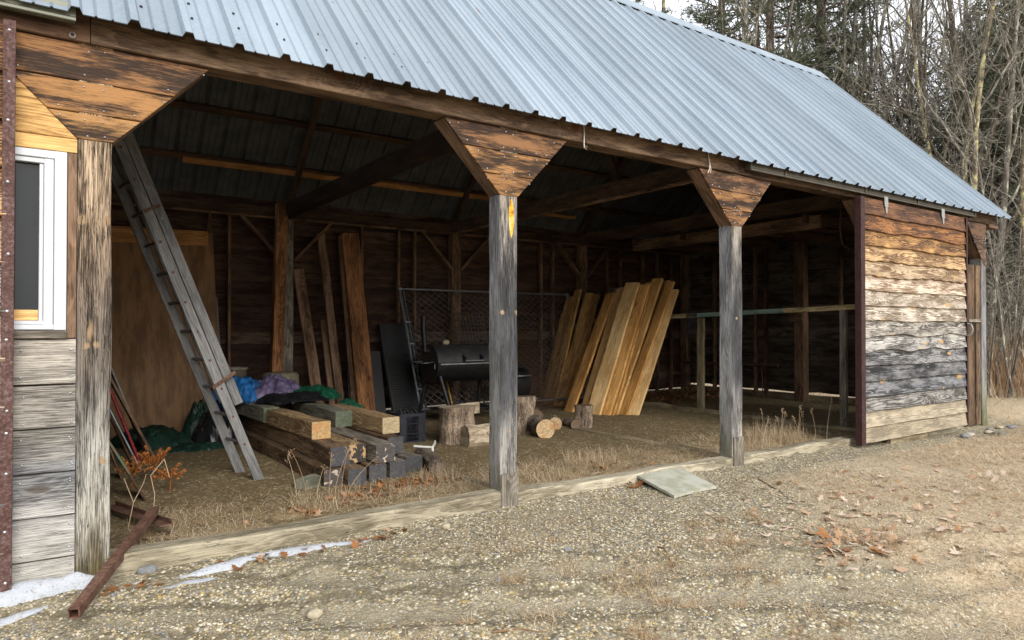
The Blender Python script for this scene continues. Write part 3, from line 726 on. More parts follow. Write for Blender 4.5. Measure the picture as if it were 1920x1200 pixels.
# ---- back wall, end wall, gable, room wall
def lapwall(name, mat, p, q, z0, z1, h=.19, out=(0, 1, 0), lowv=.006, gap=0., rvf=None, trim=None):
    b = MB(); z = z0; o = Vector(out); i = 0
    while z < z1 - .02:
        hh = min(h * random.uniform(.9, 1.1), z1 - z)
        a, c = Vector(p), Vector(q)
        if trim:
            a, c = trim(z + hh / 2)
        a = Vector((a.x, a.y, z + hh / 2)); c = Vector((c.x, c.y, z + hh / 2))
        if (c - a).length > .15:
            up = Vector((0, 0, 1)) - o * .10
            b.board(a + o * .02, c + o * .02, hh + .018 - gap, .022, up, n=max(2, int((c - a).length / .2)), low=lowv, wob=.001, rv=(rvf(i) if rvf else random.random()))
        z += hh; i += 1
    return b.build(name, mat, shed)
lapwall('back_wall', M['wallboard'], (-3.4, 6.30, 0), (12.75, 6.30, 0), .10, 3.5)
b = MB(); b.box(-3.4, 12.7, 6.2, 6.34, -.2, .065, 'x', rv=.4, wob=.003, n=40); b.build('wall_sill', M['floor_sill'], shed)
lapwall('end_wall', M['endwall'], (12.72, .18, 0), (12.72, 6.36, 0), .215, 3.4, h=.22, out=(1, 0, 0), lowv=.010)
b = MB(); b.box(12.64, 12.78, .18, 6.2, -.2, .17, 'y', rv=.4, wob=.004, n=20); b.build('wall_sill', M['floor_sill'], shed)
def gab(z):
    d = max(0.1, (RZ - z) / RS - .10); return Vector((12.74, RY - d, 0)), Vector((12.74, RY + d, 0))
lapwall('gable_wall', M['interior'], (0, 0, 0), (0, 0, 0), 3.4, 6.55, out=(1, 0, 0), trim=gab)
lapwall('partition_wall', M['wallboard'], (.28, .2, 0), (.28, 6.2, 0), .02, 3.2, out=(-1, 0, 0))
for x in (2.22, 2.50, 4.62, 5.30, 5.61, 7.4, 8.42, 8.72, 10.2, 10.6, 11.3, 11.75, 12.2):
    b = MB(); b.board((x, 6.2, .05), (x, 6.2, 3.2), .045, .09, (1, 0, 0), rv=random.random()); b.build('stud', M['stud'], shed)
for y in (5.3, 4.7, 4.23, 3.98, 2.34, 2.02, 1.1):
    b = MB(); b.board((12.64, y, .1), (12.64, y, 3.22), .05, .10, (0, 1, 0), rv=random.random()); b.build('stud', M['stud'], shed)
b = MB(); b.board((12.44, 3.3, 1.70), (12.44, 3.02, 1.70), .16, .05, (0, 0, 1), rv=.8); b.build('block', M['stud'], shed)

# ---- timber sills in the ground along the open front and dividing the bays
def sill(p0, p1, w, t, mat, n=30, wob=.008, rv=None):
    b = MB(); b.board(p0, p1, w, t, (0, 0, 1), n=n, wob=wob, ch=.012, rv=rv); return b.build('sill_timber', mat, shed)
sill((.40, .085, .015), (3.262, .075, .025), .19, .17, M['sill'], 30)
sill((3.442, .08, -.005), (6.32, .085, -.015), .19, .17, M['sill'], 30)
sill((6.502, .08, -.015), (11.9, .09, -.035), .19, .17, M['sill'], 50)
sill((3.54, .2, .00), (3.60, 6.1, .02), .07, .14, M['floor_sill'], 40)
sill((6.60, .2, .00), (6.56, 6.1, .02), .07, .14, M['floor_sill'], 40)
sill((9.68, .2, .02), (9.62, 6.1, .06), .09, .14, M['floor_sill'], 40)

# ---- bench rail between the last two bays
b = MB(); b.board((9.65, 4.1, 1.693), (9.65, .30, 1.798), .072, .09, (0, 0, 1), n=24, wob=.002, rv=.5)
o = b.build('bench_rail', [M['rail'], M['greenpaint']], shed)
for p in o.data.polygons:
    if 1.55 < p.center.y + 3.1 < 3.35: p.material_index = 1
b = MB(); b.board((9.65, 3.2, -.05), (9.65, 3.2, 1.665), .13, .06, (0, 1, 0), n=10, wob=.003, rv=.6); b.build('bench_leg', M['floor_sill'], shed)
b = MB(); b.board((9.66, .62, .02), (9.66, .62, 1.75), .10, .06, (0, 1, 0), n=10, wob=.003, rv=.6); b.build('bench_leg', M['timber_grey'], shed)
b = MB(); b.board((9.65, 6.1, 1.64), (9.65, 4.12, 1.69), .072, .09, (0, 0, 1), n=10, wob=.002, rv=.4); b.build('bench_rail', M['rail'], shed)

# ---- enclosed end with the window
b = MB()
zt = [1.435, 1.167, .915, .657, .406, .161, -.12]
for i in range(6):
    za, zb = zt[i + 1] + .004, zt[i] - .004
    b.board((-3.3, .012, (za + zb) / 2), (.239, .012, (za + zb) / 2), zb - za, .03, (0, 0, 1), n=40, wob=.0018, low=.001, rv=.1 + .13 * i)
    for xx in (-.02, .215, .222):
        for zz in (za + .04, zb - .05): b.disc((xx + random.uniform(-.008, .008), -.0035, zz + random.uniform(-.015, .015)), (0, -1, 0), .006, mi=1, h=.004)
o = b.build('front_wall', [M['lapboard'], M['nail']], shed)
b = MB(); b.board((-3.3, .014, 2.86), (-1.4, .014, 2.86), .6, .03, (0, 0, 1), rv=.3); b.board((-3.3, .014, 2.0), (-1.4, .014, 2.0), 1.1, .03, (0, 0, 1), rv=.5); b.build('front_wall', M['gusset'], shed)
b = MB(); b.prism([(-.5, 2.617), (.2395, 2.617), (-.302, 3.18), (-.5, 3.18)], .003, .03, rv=.9); b.build('wall_board', M['plank_dark'], shed)
b = MB(); b.box(-1.0, .239, -.002, .03, 2.532, 2.612, 'x', rv=.7); b.build('window_head', M['plank_light'], shed)
b = MB(); b.box(.194, .2395, .004, .04, 1.44, 2.528, 'z', rv=.9); b.build('window_trim', M['edge_board'], shed)
b = MB()   # white vinyl window: outer frame, sash, stops
wx0, wx1, wz0, wz1 = -.98, .190, 1.487, 2.526
b.box(wx1 - .062, wx1, -.012, .09, wz0, wz1, 'z', ch=.004); b.box(wx0, wx0 + .062, -.012, .09, wz0, wz1, 'z', ch=.004)
b.box(wx0 + .062, wx1 - .062, -.010, .09, wz1 - .045, wz1, 'x', ch=.004); b.box(wx0 + .062, wx1 - .062, -.010, .09, wz0, wz0 + .03, 'x', ch=.004)
b.box(wx1 - .112, wx1 - .064, -.001, .08, wz0 + .03, wz1 - .045, 'z', ch=.003); b.box(wx0 + .062, wx0 + .11, -.001, .08, wz0 + .03, wz1 - .045, 'z', ch=.003)
b.box(wx0 + .11, wx1 - .112, .001, .08, wz1 - .075, wz1 - .046, 'x'); b.box(wx0 + .11, wx1 - .112, .001, .08, wz0 + .031, wz0 + .052, 'x')
b.box(wx1 - .134, wx1 - .113, .012, .08, wz0 + .052, wz1 - .076, 'z', ch=.003)
win = b.build('window', M['white'], shed)
b = MB(); b.add([(wx0 + .1, .045, wz0 + .04), (wx1 - .12, .045, wz0 + .04), (wx1 - .12, .045, wz1 - .06), (wx0 + .1, .045, wz1 - .06)], [(0, 1, 2, 3)]); b.build('pane', M['glass'], win)
b = MB(); b.box(wx0 + .12, wx1 - .136, .022, .043, wz0 + .053, wz0 + .115, 'x', rv=.8); b.build('inner_board', M['plank_light'], win)
b = MB(); b.box(-1.05, .193, -.022, .05, 1.437, 1.484, 'x', rv=.3, wob=.001, n=20); b.build('sill', M['timber_grey'], win)

# ---- sliding doors and their overhead tracks
def sliding_door(x0, x1, y, z0, z1, n, iron, left_iron, right_iron, hang, rv_of, zfirst=None):
    b = MB(); hs = (z1 - z0) / n
    for i in range(n):
        za = z0 + i * hs; zc = za + hs / 2
        b.board((x0 + .02, y, zc), (x1 - .02, y, zc), hs + .026, .028, (0, .16, 1), n=90, wob=.001, low=random.choice((.002, .004, .006, .012)) if i > n * .3 else .002, rv=rv_of(i))
    o = b.build('sliding_door', M['door'], shed)
    for (xa, xb) in [e for e in (left_iron, right_iron) if e]:
        b = MB()
        b.box(xa, xb, y - .035, y - .027, z0 - .03, z1 + .01, 'z', ch=.002)
        b.box((xa if xa < (x0 + x1) / 2 else xb - .008), (xa + .008 if xa < (x0 + x1) / 2 else xb), y - .026, y + .05, z0 - .03, z1 + .01, 'z', ch=.002)
        zz = z0 + .1
        while zz < z1:
            b.disc(((xa + xb) / 2 + random.uniform(-.005, .005), y - .035, zz), (0, -1, 0), .009, mi=1, h=.003); zz += random.uniform(.12, .42)
        b.build('edge_iron', [iron, M['nail'] if iron == M['iron'] else iron], o)
    for hx in hang:
        b = MB(); b.board((hx, y - .024, z1 + .07), (hx, y - .028, z1 - .06), .09, .006, (1, 0, 0)); b.board((hx, y - .028, z1 - .06), (hx, y - .029, z1 - .15), .06, .006, (1, 0, 0), w1=.035)
        b.build('hanger', M['hanger'], o)
    return o
dr = sliding_door(8.72, 11.74, -.135, .03, 3.165, 16, M['iron_dark'], (8.675, 8.775), (11.70, 11.745), (9.33, 10.96), lambda i: (i + .5) / 16 + random.uniform(-.015, .015))
dr['label'] = 'sliding plank door bleached in the middle and black below'
b = MB(); b.tube([(11.715, -.165, 1.56), (11.725, -.215, 1.55), (11.735, -.235, 1.47), (11.725, -.215, 1.39), (11.715, -.165, 1.38)], .011, 6); b.build('handle', M['hanger'], dr)
b = MB(); b.board((9.45, -.11, -.03), (10.5, -.10, -.05), .10, .06, (0, 0, 1)); b.build('door_guide', M['floor_sill'], dr)
sliding_door(-3.1, -.075, -.085, .0, 3.19, 12, M['iron'], None, (-.116, -.058), (), lambda i: (.1, .1, .3, .5, .6, .65, .45, .72, .8, .82, .86, .88)[i])['label'] = 'left sliding plank door with a riveted rusty edge iron'
b = MB(); b.box(-3.3, .222, -.135, -.038, 3.277, 3.372, 'x', ch=.012); b.box(-3.3, .222, -.142, -.128, 3.262, 3.284, 'x', ch=.004); b.build('door_track', M['track'], shed)
xs = [6.50, 7.15, 8.90, 10.30, 12.15]
for i in range(4):
    b = MB(); b.box(xs[i] + .004, xs[i + 1] - .03, -.115, -.036, 3.245, 3.335, 'x', ch=.012); b.box(xs[i] + .004, xs[i + 1] - .03, -.122, -.108, 3.228, 3.250, 'x', ch=.004)
    b.box(xs[i + 1] - .028, xs[i + 1] + .002, -.128, -.034, 3.225, 3.348, 'x', ch=.004); b.build('door_track', M['track_dark'], shed)
# boards between the door and the corner post
b = MB(); b.board((12.28, .03, -.05), (12.28, .03, 2.50), .30, .03, (1, 0, 0), n=10, wob=.002, rv=.2); b.board((12.52, .01, -.05), (12.52, .01, 2.5), .16, .03, (1, 0, 0), n=10, wob=.002, rv=.5); b.build('jamb_board', M['timber_brown'], shed)
b = MB(); b.box(12.1, 12.62, -.04, -.006, 1.585, 1.635, 'x', rv=.5); b.build('cross_piece', M['timber_grey'], shed)

# ---- small things hanging from the header
o = thing('dangling_hook', (4.146, -.045, 3.37), 'thin grey metal hook dangling from the header right of the middle gusset', 'hook')
b = MB(); b.tube([(4.146, -.045, 3.375), (4.149, -.052, 3.28), (4.144, -.054, 3.17), (4.146, -.056, 3.135)], .006, 6); b.build('strap', M['rope'], o)
b = MB(); b.tube([(4.146, -.056, 3.138), (4.170, -.060, 3.122), (4.176, -.06, 3.145), (4.16, -.06, 3.152)], .006, 5); b.build('hook_end', M['hanger'], o)
b = MB(); b.tube([(5.88, -.045, 3.375), (5.876, -.05, 3.30), (5.89, -.055, 3.22), (5.878, -.056, 3.16), (5.85, -.058, 3.12)], .006, 5); b.tube([(5.89, -.055, 3.22), (5.90, -.06, 3.17), (5.89, -.06, 3.13)], .005, 5)
tag(b.build('hanging_string', M['rope'], None, (5.88, -.045, 3.375)), 'knotted pale string hanging over the gusset of the third post', 'string')
b = MB(); b.lathe([(.020, 0), (.020, .008), (.011, .010)], (.21, -.031, 3.215), (0, -1, 0), 12); tag(b.build('pipe_stub', M['hanger'], None, (.21, -.031, 3.215)), 'small round metal stub screwed to the header above the window', 'fitting')
# ------------------------------------------------------------------ stacked timbers (each one a thing)
def timber(x, yf, yb, z, mat, endm, label, w=.178, h=.178, dx=0., rot=0.):
    """x = left edge at the front end, yf front, yb back; mat on the sides, endm on the front end"""
    b = MB(); c0 = (x + w / 2, yf, z + h / 2); c1 = (x + w / 2 + dx, yb, z + h / 2 + rot)
    b.board(c0, c1, h, w, (0, 0, 1), n=max(6, int((yb - yf) / .15)), ch=.008, wob=.002, pith=(random.uniform(-.03, .03), random.uniform(-.03, .03)))
    b.mi[0] = 1; b.mi[1] = 1
    return tag(b.build('timber', [mat, endm], None, (c0[0], c0[1], z)), label, 'timber', 'squared timbers in the stack')
g0 = .0
timber(2.27, 1.45, 6.0, g0, M['timber_brown'], M['end_pink'], 'dark brown timber with a frayed grey end, bottom left of the stack')
timber(2.463, 1.345, 5.5, g0, M['timber_brown'], M['end_black'], 'black-ended timber in the bottom row, second from the left of the stack')
timber(2.700, 1.41, 5.6, g0, M['timber_brown'], M['end_black'], 'black-ended timber in the bottom row under the pale-patched timber')
timber(2.935, 1.45, 5.4, g0, M['timber_grey'], M['end_black'], 'grey-topped black-ended timber in the bottom row, fourth from the left')
timber(3.19, 1.60, 5.0, g0, M['timber_grey'], M['end_black'], 'grey timber at the bottom right corner of the stack, its end set back')
timber(2.368, 1.545, 6.05, g0 + .181, M['timber_brown'], M['end_black'], 'brown timber with a dark end showing growth rings, left of the middle row', w=.19)
timber(2.566, 1.60, 5.6, g0 + .181, M['timber_tan'], M['end_orange'], 'timber with a black and orange star-shaped stain on its end, middle row')
timber(2.79, 1.45, 5.5, g0 + .181, M['timber_grey'], M['end_pink'], 'timber with a pale flaked patch on its black end, middle row', w=.2)
timber(3.07, 1.80, 5.0, g0 + .181, M['timber_brown'], M['end_black'], 'set-back dark timber at the right of the middle row, under the pale short timber')
timber(2.372, 2.09, 3.52, g0 + .362, M['timber_tan'], M['end_tan'], 'short tan timber on top of the stack, its sawn end glowing orange', w=.2, dx=-.05)
timber(2.32, 3.64, 5.1, g0 + .362, M['timber_green'], M['end_green'], 'grey-green timber end to end behind the short tan one on top of the stack', w=.19, dx=-.04)
timber(2.895, 2.81, 4.7, g0 + .362, M['timber_green'], M['end_green'], 'timber with a mossy green end beside the tarps on top of the stack', w=.2)
timber(3.118, 2.03, 3.6, g0 + .362, M['timber_tan'], M['end_pale'], 'short olive-tan timber with a pale sawn end, topmost right of the stack', w=.2, dx=-.04)
b = MB(); b.board((2.06, 1.50, .05), (2.28, 1.62, .05), .12, .14, (0, 0, 1), n=4, wob=.003)
tag(b.build('wood_block', [M['timber_green']], None, (2.1, 1.5, 0)), 'small grey-green wood block in the grass at the left foot of the timber stack', 'block')
b = MB(); b.board((3.40, 1.35, .10), (3.62, 2.1, .08), .16, .16, (0, 0, 1), n=8, wob=.01, ch=.04)
tag(b.build('driftwood_log', [M['bark_dark']], None, (3.4, 1.35, 0)), 'dark rotten log lying right of the timber stack', 'log')
b = MB(); b.tube([(3.50, 2.05, .195), (3.58, 1.97, .19), (3.66, 1.92, .185)], .014, 8); b.tube([(3.66, 1.92, .185), (3.74, 2.02, .20), (3.80, 2.12, .21)], .014, 8); b.tube([(3.66, 1.92, .20), (3.655, 1.91, .13)], .016, 8)
tag(b.build('plastic_pipe', M['pvc'], None, (3.76, 1.85, .18)), 'white bent plastic pipe on the rotten log before the crate', 'pipe')

# ------------------------------------------------------------------ milk crate
cr = thing('milk_crate', (4.09, 3.41, 0), 'black plastic milk crate with honeycomb holes, right of the timber stack', 'crate')
def crate_side(b, p, ux, n, W=.36, H=.39):
    """one side: rim, base, corner posts, ribs and a honeycomb panel"""
    p = Vector(p); ux = Vector(ux); nn = Vector(n); uz = Vector((0, 0, 1))
    def bar(a0, c0, a1, c1, w, t=.012): b.board(p + ux * a0 + uz * c0, p + ux * a1 + uz * c1, w, t, uz if abs(c1 - c0) < .01 else ux, ch=.002)
    bar(0, H - .02, W, H - .02, .04, .016); bar(0, .02, W, .02, .04, .014)
    for a in (.012, W - .012): bar(a, .04, a, H - .04, .024)
    for a in (.10, W - .10): bar(a, .04, a, H - .04, .010)
    for c in (.13, .26): bar(0, c, W, c, .010, .016)
    for a in (.055, W - .055): bar(a, .04, a, H - .04, .066, .004)
    for i in range(7):
        for j in range(3):
            c = p + ux * (.125 + .05 * j + (.025 if i % 2 else 0)) + uz * (.07 + i * .042)
            if (c - p).dot(ux) > W - .105: continue
            b.tube([c + ux * .019 * math.cos(a) + uz * .019 * math.sin(a) for a in np.arange(0, 7) * PI / 3 + PI / 6], .004, 4, False)
b = MB()
crate_side(b, (3.91, 3.245, 0), (1, 0, 0), (0, -1, 0)); crate_side(b, (3.91, 3.605, 0), (1, 0, 0), (0, 1, 0))
crate_side(b, (3.91, 3.245, 0), (0, 1, 0), (-1, 0, 0)); crate_side(b, (4.27, 3.245, 0), (0, 1, 0), (1, 0, 0)); b.build('crate_body', M['crate'], cr)
b = MB()
for k in range(7): b.box(3.93, 4.25, 3.26 + k * .048, 3.27 + k * .048, .01, .02, 'x'); b.box(3.94 + k * .048, 3.95 + k * .048, 3.25, 3.57, .0205, .03, 'y')
b.build('crate_base', M['crate'], cr)
b = MB()
for k in range(5): b.tube([(3.96 + .06 * k, 3.28, .37), (3.99 + .05 * k, 3.40 + .03 * (k % 3), .43 - .02 * (k % 2)), (4.0 + .05 * k, 3.56, .37)], .010, 5)
tag(b.build('coiled_hose', M['wire'], None, (4.09, 3.41, .34)), 'tangle of grey hose spilling over the rim of the milk crate', 'hose')

# ------------------------------------------------------------------ offset smoker
sm = thing('barrel_smoker', (5.8, 4.9, 0), 'black barrel smoker grill with chimney and side firebox, half behind the middle post', 'smoker')
cx0, cx1, cy, cz, R = 5.20, 6.42, 4.88, .93, .30
arc_lo = (PI * .0, PI); 
def barrel(xa, xb, R, a0, a1, mat, name, par, endcaps=(True, True), n=18, cyy=cy, czz=cz):
    b = MB(); prof = [(0, 0)]
    ring = lambda x, r: [(x, cyy - r * math.cos(a0 + (a1 - a0) * k / n), czz + r * math.sin(a0 + (a1 - a0) * k / n)) for k in range(n + 1)]
    A = ring(xa, R); B = ring(xb, R); b.add(A + B, [(k, k + n + 1, k + n + 2, k + 1) for k in range(n)], smooth=True)
    for x, on, s in ((xa, endcaps[0], -1), (xb, endcaps[1], 1)):
        if on:
            Rg = ring(x, R); b.add(Rg, [tuple(range(n + 1)) if s > 0 else tuple(range(n, -1, -1))])
            b.tube([Vector(p) for p in ring(x + .006 * -s, R + .004)], .009, 5, False)
    return b.build(name, mat, par)
A_L = -.42   # lid edge on the near side
barrel(cx0, cx1, R, A_L + .5, PI - .1, M['black_lid'], 'lid', sm)
low = barrel(cx0 + .004, cx1 - .004, R - .008, PI - .1, 2 * PI + A_L + .5, M['black'], 'barrel', sm)
lid = [c for c in sm.children if c.name.startswith('lid')][0]
zl = cz + R * math.sin(.08); yl = cy - R * math.cos(.08)
b = MB(); b.box(cx0 + .04, cx1 - .03, yl - .022, yl - .004, zl - .035, zl - .012, 'x'); b.build('lid_lip', M['steel'], lid)
b = MB()
for x in (5.66, 5.98):
    b.board((x, cy - .27, cz + .11), (x, cy - .36, cz + .06), .075, .026, (0, .3, 1), ch=.01)
b.build('handle_bracket', M['black'], lid)
b = MB(); b.tube([(5.65, cy - .365, cz + .048), (5.99, cy - .365, cz + .048)], .014, 8); b.build('handle', M['steel'], lid)
b = MB(); c = Vector((5.79, cy - .205, cz + .226)); u = Vector((1, 0, 0)); w = Vector((0, .72, .69))
pts = [(-.11, .05), (.11, .05), (.11, .0), (.06, -.05), (-.06, -.05), (-.11, .0)]
b.tube([c + u * a + w * d for a, d in pts + pts[:1]], .006, 5)
b.tube([c + u * a + w * d for a, d in ((-.04, .02), (0, -.03), (.04, .02))], .006, 5); b.build('badge', M['badge'], lid)
b = MB(); b.tube([(6.18, cy - .02, cz + .30), (6.18, cy - .02, cz + .335)], .02, 8); b.lathe([(.001, .045), (.035, .04), (.035, 0)], (6.18, cy - .02, cz + .325), (0, 0, 1), 12); b.build('thermometer', M['black'], lid)
b = MB(); b.tube([(5.13, 4.88, 1.12), (5.115, 4.88, 1.3), (5.10, 4.88, 1.50), (5.105, 4.88, 1.69)], .042, 12, False); b.tube([(5.19, 4.88, 1.13), (5.13, 4.88, 1.13)], .05, 10)
b.tube([(5.115, 4.88, 1.36), (5.115, 4.88, 1.39)], .05, 12); b.build('chimney', M['black'], sm)
b = MB(); b.tube([(5.19, 4.72, .96), (5.02, 4.64, .955), (4.98, 4.64, .955), (4.98, 5.08, .955), (5.19, 5.08, .96)], .009, 6); b.tube([(5.185, 4.66, .94), (5.185, 4.66, .86)], .008, 6); b.build('side_rail', M['steel'], sm)
fb = MB(); 
fb.lathe([(0.001, 0), (.255, .0), (.262, .012), (.262, .50), (.25, .512), (.001, .515)], (6.46, 4.80, .56), (1, 0, 0), 24)
fbo = fb.build('firebox', M['black'], sm)
b = MB(); b.box(6.50, 6.93, 4.60, 4.80, .818, .835, 'x'); b.build('firebox_shelf', M['black'], fbo)
b = MB(); b.tube([(6.60, 4.53, .70), (6.60, 4.47, .70), (6.90, 4.47, .70), (6.90, 4.53, .70)], .012, 6); b.build('handle', M['steel'], fbo)
for (xt, yt, xb, yb) in ((5.28, 4.66, 5.44, 4.50), (5.28, 5.08, 5.20, 5.25), (6.30, 4.66, 6.28, 4.55), (6.30, 5.08, 6.32, 5.25)):
    b = MB(); b.tube([(xt, yt, .74), (xb, yb, .0)], .034, 8); b.build('leg', M['black'], sm)
b = MB(); b.tube([(5.42, 4.52, .13), (5.24, 5.2, .13)], .012, 5); b.box(5.3, 6.3, 4.6, 5.15, .20, .215, 'x'); b.build('lower_shelf', M['black'], sm)
wl = MB(); wl.lathe([(.001, -.02), (.03, -.02), (.03, .02), (.001, .02)], (5.98, 5.22, .14), (0, 1, 0), 10); 
for a in range(10): wl.tube([(5.98, 5.22, .14), (5.98 + .11 * math.cos(a * PI / 5), 5.22, .14 + .11 * math.sin(a * PI / 5))], .005, 4)
w_ = wl.build('wheel', M['steel'], sm)
b = MB(); b.tube([(5.98 + .125 * math.cos(a), 5.22, .14 + .125 * math.sin(a)) for a in np.linspace(0, 2 * PI, 25)], .020, 8, False); b.build('tyre', M['blackplastic'], w_)

def rock(c, r, mat, name, label, cat, sq=(1, 1, .6), seed=0, group=None):
    b = MB(); n, m = 9, 14; vs = []
    for i in range(n + 1):
        for j in range(m):
            th = PI * i / n; ph = 2 * PI * j / m
            k = 1 + .22 * (fbm(math.sin(th) * math.cos(ph) * 1.6 + 5 + seed, math.sin(th) * math.sin(ph) * 1.6 + math.cos(th) * 1.3 + seed * 3, 6, 3) - .45) * 2
            vs.append((c[0] + r * sq[0] * k * math.sin(th) * math.cos(ph), c[1] + r * sq[1] * k * math.sin(th) * math.sin(ph), c[2] + r * sq[2] * k * math.cos(th)))
    fs = [(i * m + j, (i + 1) * m + j, (i + 1) * m + (j + 1) % m, i * m + (j + 1) % m) for i in range(n) for j in range(m)]
    b.add(vs, fs, smooth=True)
    return tag(b.build(name, mat, None, (c[0], c[1], c[2] - r * sq[2])), label, cat, group)
rock((5.50, 4.87, 1.262), .062, M['stonelight'], 'stone', 'pale stone resting on top of the black smoker lid', 'stone', (1, .8, .65), 3)

# ------------------------------------------------------------------ chain-link gate against the back wall
ga = thing('chain_link_gate', (7.1, 5.3, .1), 'long galvanised chain-link gate panel leaning on the back wall behind the smoker', 'gate')
gp = lambda u, v: Vector((5.27 + u, 5.28 + (6.08 - 5.28) * v, .12 + (2.17 - .12) * v)) + Vector((.05 * (1 - v) * 0, 0, 0))
GW = 3.74
b = MB(); b.tube([gp(0, 0), gp(0, 1)], .024, 8); b.build('upright', M['steel'], ga)
b = MB(); b.tube([gp(GW, 0), gp(GW, 1)], .024, 8); b.build('upright', M['steel'], ga)
b = MB(); b.tube([gp(0, 1), gp(GW, 1)], .022, 8); b.tube([gp(-.03, 1), gp(.04, 1)], .034, 8); b.tube([gp(GW - .04, 1), gp(GW + .03, 1)], .034, 8); b.build('rail', M['steel'], ga)
b = MB(); b.tube([gp(0, .02), gp(GW, .02)], .022, 8); b.build('rail', M['steel'], ga)
b = MB(); b.tube([gp(.07, .0), gp(.07, 1)], .007, 5)
for v in (.18, .36, .54, .72): b.tube([gp(-.02, v), gp(.09, v)], .028, 6)
b.build('tension_bar', M['steel'], ga)
V = []; F = []
cell = .075; nu = int(GW / cell); nv = 36
off = 0
nrm = Vector((0, -(2.05), .8)).normalized()
for k in range(nu):
    pts = []
    for j in range(nv + 1):
        pts.append(gp(k * cell + (cell * .48 if (j + k) % 2 else -cell * .48) + cell * .5, .02 + .98 * j / nv) + nrm * (.004 if j % 2 else -.004))
    P = np.array([tuple(p) for p in pts]); r = .0032
    d = np.array([(r, 0, 0), (-r * .5, 0, r * .87), (-r * .5, 0, -r * .87)])
    V.append((P[:, None, :] + d[None] ).reshape(-1, 3))
    for j in range(nv):
        for q in range(3):
            a = off + j * 3 + q; c = off + j * 3 + (q + 1) % 3; F.append((a, c, c + 3, a + 3))
    off += 3 * (nv + 1)
np_mesh('chain_mesh', np.concatenate(V), np.array(F), M['wire'], None, False, None, ga)

# wire racks and rolled fencing behind the post
wr = thing('wire_rack', (6.1, 5.5, 0), 'rust-brown wire shelf racks standing behind the smoker left of the middle post', 'rack')
def wire_grid(name, o, ux, uy, W, H, nx, ny, r, mat, par):
    b = MB(); o = Vector(o); ux = Vector(ux).normalized(); uy = Vector(uy).normalized()
    for i in range(nx + 1): b.tube([o + ux * W * i / nx, o + ux * W * i / nx + uy * H], r, 4, False)
    for j in range(ny + 1): b.tube([o + uy * H * j / ny, o + uy * H * j / ny + ux * W], r, 4, False)
    return b.build(name, mat, par)
wire_grid('wire_panel', (6.30, 5.40, .04), (1, .1, 0), (-.10, .16, 1), .62, 1.75, 8, 26, .0045, M['wire'], wr)
wire_grid('wire_panel', (6.22, 5.34, .04), (1, .2, 0), (-.13, .16, 1), .5, 1.74, 6, 14, .0045, M['rustwire'], wr)
rf = thing('rusty_fence_mesh', (7.7, 5.2, 0), 'rusty brown wire fencing leaning between the middle post and the planks', 'fencing')
wire_grid('mesh_sheet', (7.35, 4.95, .03), (1, .25, 0), (-.16, .33, 1), .95, 1.55, 16, 28, .0035, M['rustwire'], rf)
wire_grid('mesh_sheet', (7.20, 5.0, .03), (1, .4, 0), (-.05, .35, 1), .9, 1.6, 14, 24, .0035, M['rustwire'], rf)
b = MB(); b.tube([(6.62, 5.45, .1), (6.40, 5.75, 1.62)], .018, 6); o = b.build('pole', M['greenpole'], None, (6.62, 5.45, .1)); tag(o, 'dark green tool pole with a yellow tip, behind the smoker lid', 'pole')
b = MB(); b.tube([(6.40, 5.75, 1.62), (6.392, 5.76, 1.68)], .012, 6); b.build('tip', M['yellow'], o)
b = MB(); b.tube([(5.98, 5.42, .02), (5.90, 5.62, .75)], .016, 6); tag(b.build('tool_handle', M['yellow'], None, (5.98, 5.42, 0)), 'yellow tool handle showing below the smoker barrel', 'handle')

# black ribbed panels left of the gate
bp = thing('ribbed_panel', (5.1, 5.9, 0), 'black ribbed plastic panel standing against the back wall left of the smoker', 'panel')
b = MB(); b.board((5.30, 5.72, .05), (5.20, 6.10, 1.57), .66, .03, (1, 0, 0), ch=.01); b.build('sheet', M['blackplastic'], bp)
b = MB()
for k in range(26):
    v = .03 + .65 * k / 26; b.board((4.98 - .10 * v + .03, 5.70 + .38 * v - .012, .05 + 1.52 * v), (5.60 - .10 * v, 5.70 + .38 * v - .012, .05 + 1.52 * v), .02, .014, (0, .2, 1), ch=.004)
b.board((4.99, 5.70, .1), (4.89, 6.07, 1.56), .03, .03, (1, 0, 0)); b.build('ribs', M['blackplastic'], bp)
b = MB(); b.board((4.72, 5.85, .03), (4.70, 6.05, 1.1), .40, .03, (1, 0, 0), ch=.008); tag(b.build('panel', M['blackplastic'], None, (4.72, 5.85, 0)), 'lower black sheet between the wide brown beam and the ribbed panel', 'panel')

# ------------------------------------------------------------------ boards and timbers leaning on the back wall
def lean(name, p0, p1, w, t, up, mat, label, cat, **k):
    b = MB(); b.board(p0, p1, w, t, up, n=16, wob=k.get('wob', .002), ch=.005, rv=k.get('rv'), pith=k.get('pith'))
    return tag(b.build(name, mat, None, p0), label, cat)
lean('timber_beam', (2.97, 5.45, 0), (3.235, 6.02, 3.42), .16, .15, (1, 0, 0), M['beam_orange'], 'tall orange-brown squared timber leaning up to the roof plate', 'timber', rv=.8)
lean('plank', (3.78, 5.75, 0), (3.52, 6.1, 2.42), .17, .05, (1, 0, 0), M['edge_board'], 'greyish brown plank leaning just right of the stained back post', 'plank', rv=.8)
lean('plank', (4.14, 5.8, 0), (3.88, 6.1, 3.02), .13, .05, (1, 0, 0), M['edge_board'], 'narrow brown plank reaching almost to the roof plate, left of the wide beam', 'plank', rv=.5)
lean('plank', (3.98, 5.75, 0), (3.92, 6.1, 1.62), .09, .04, (1, 0, 0), M['edge_board'], 'short narrow board leaning between the two brown planks', 'plank', rv=.6)
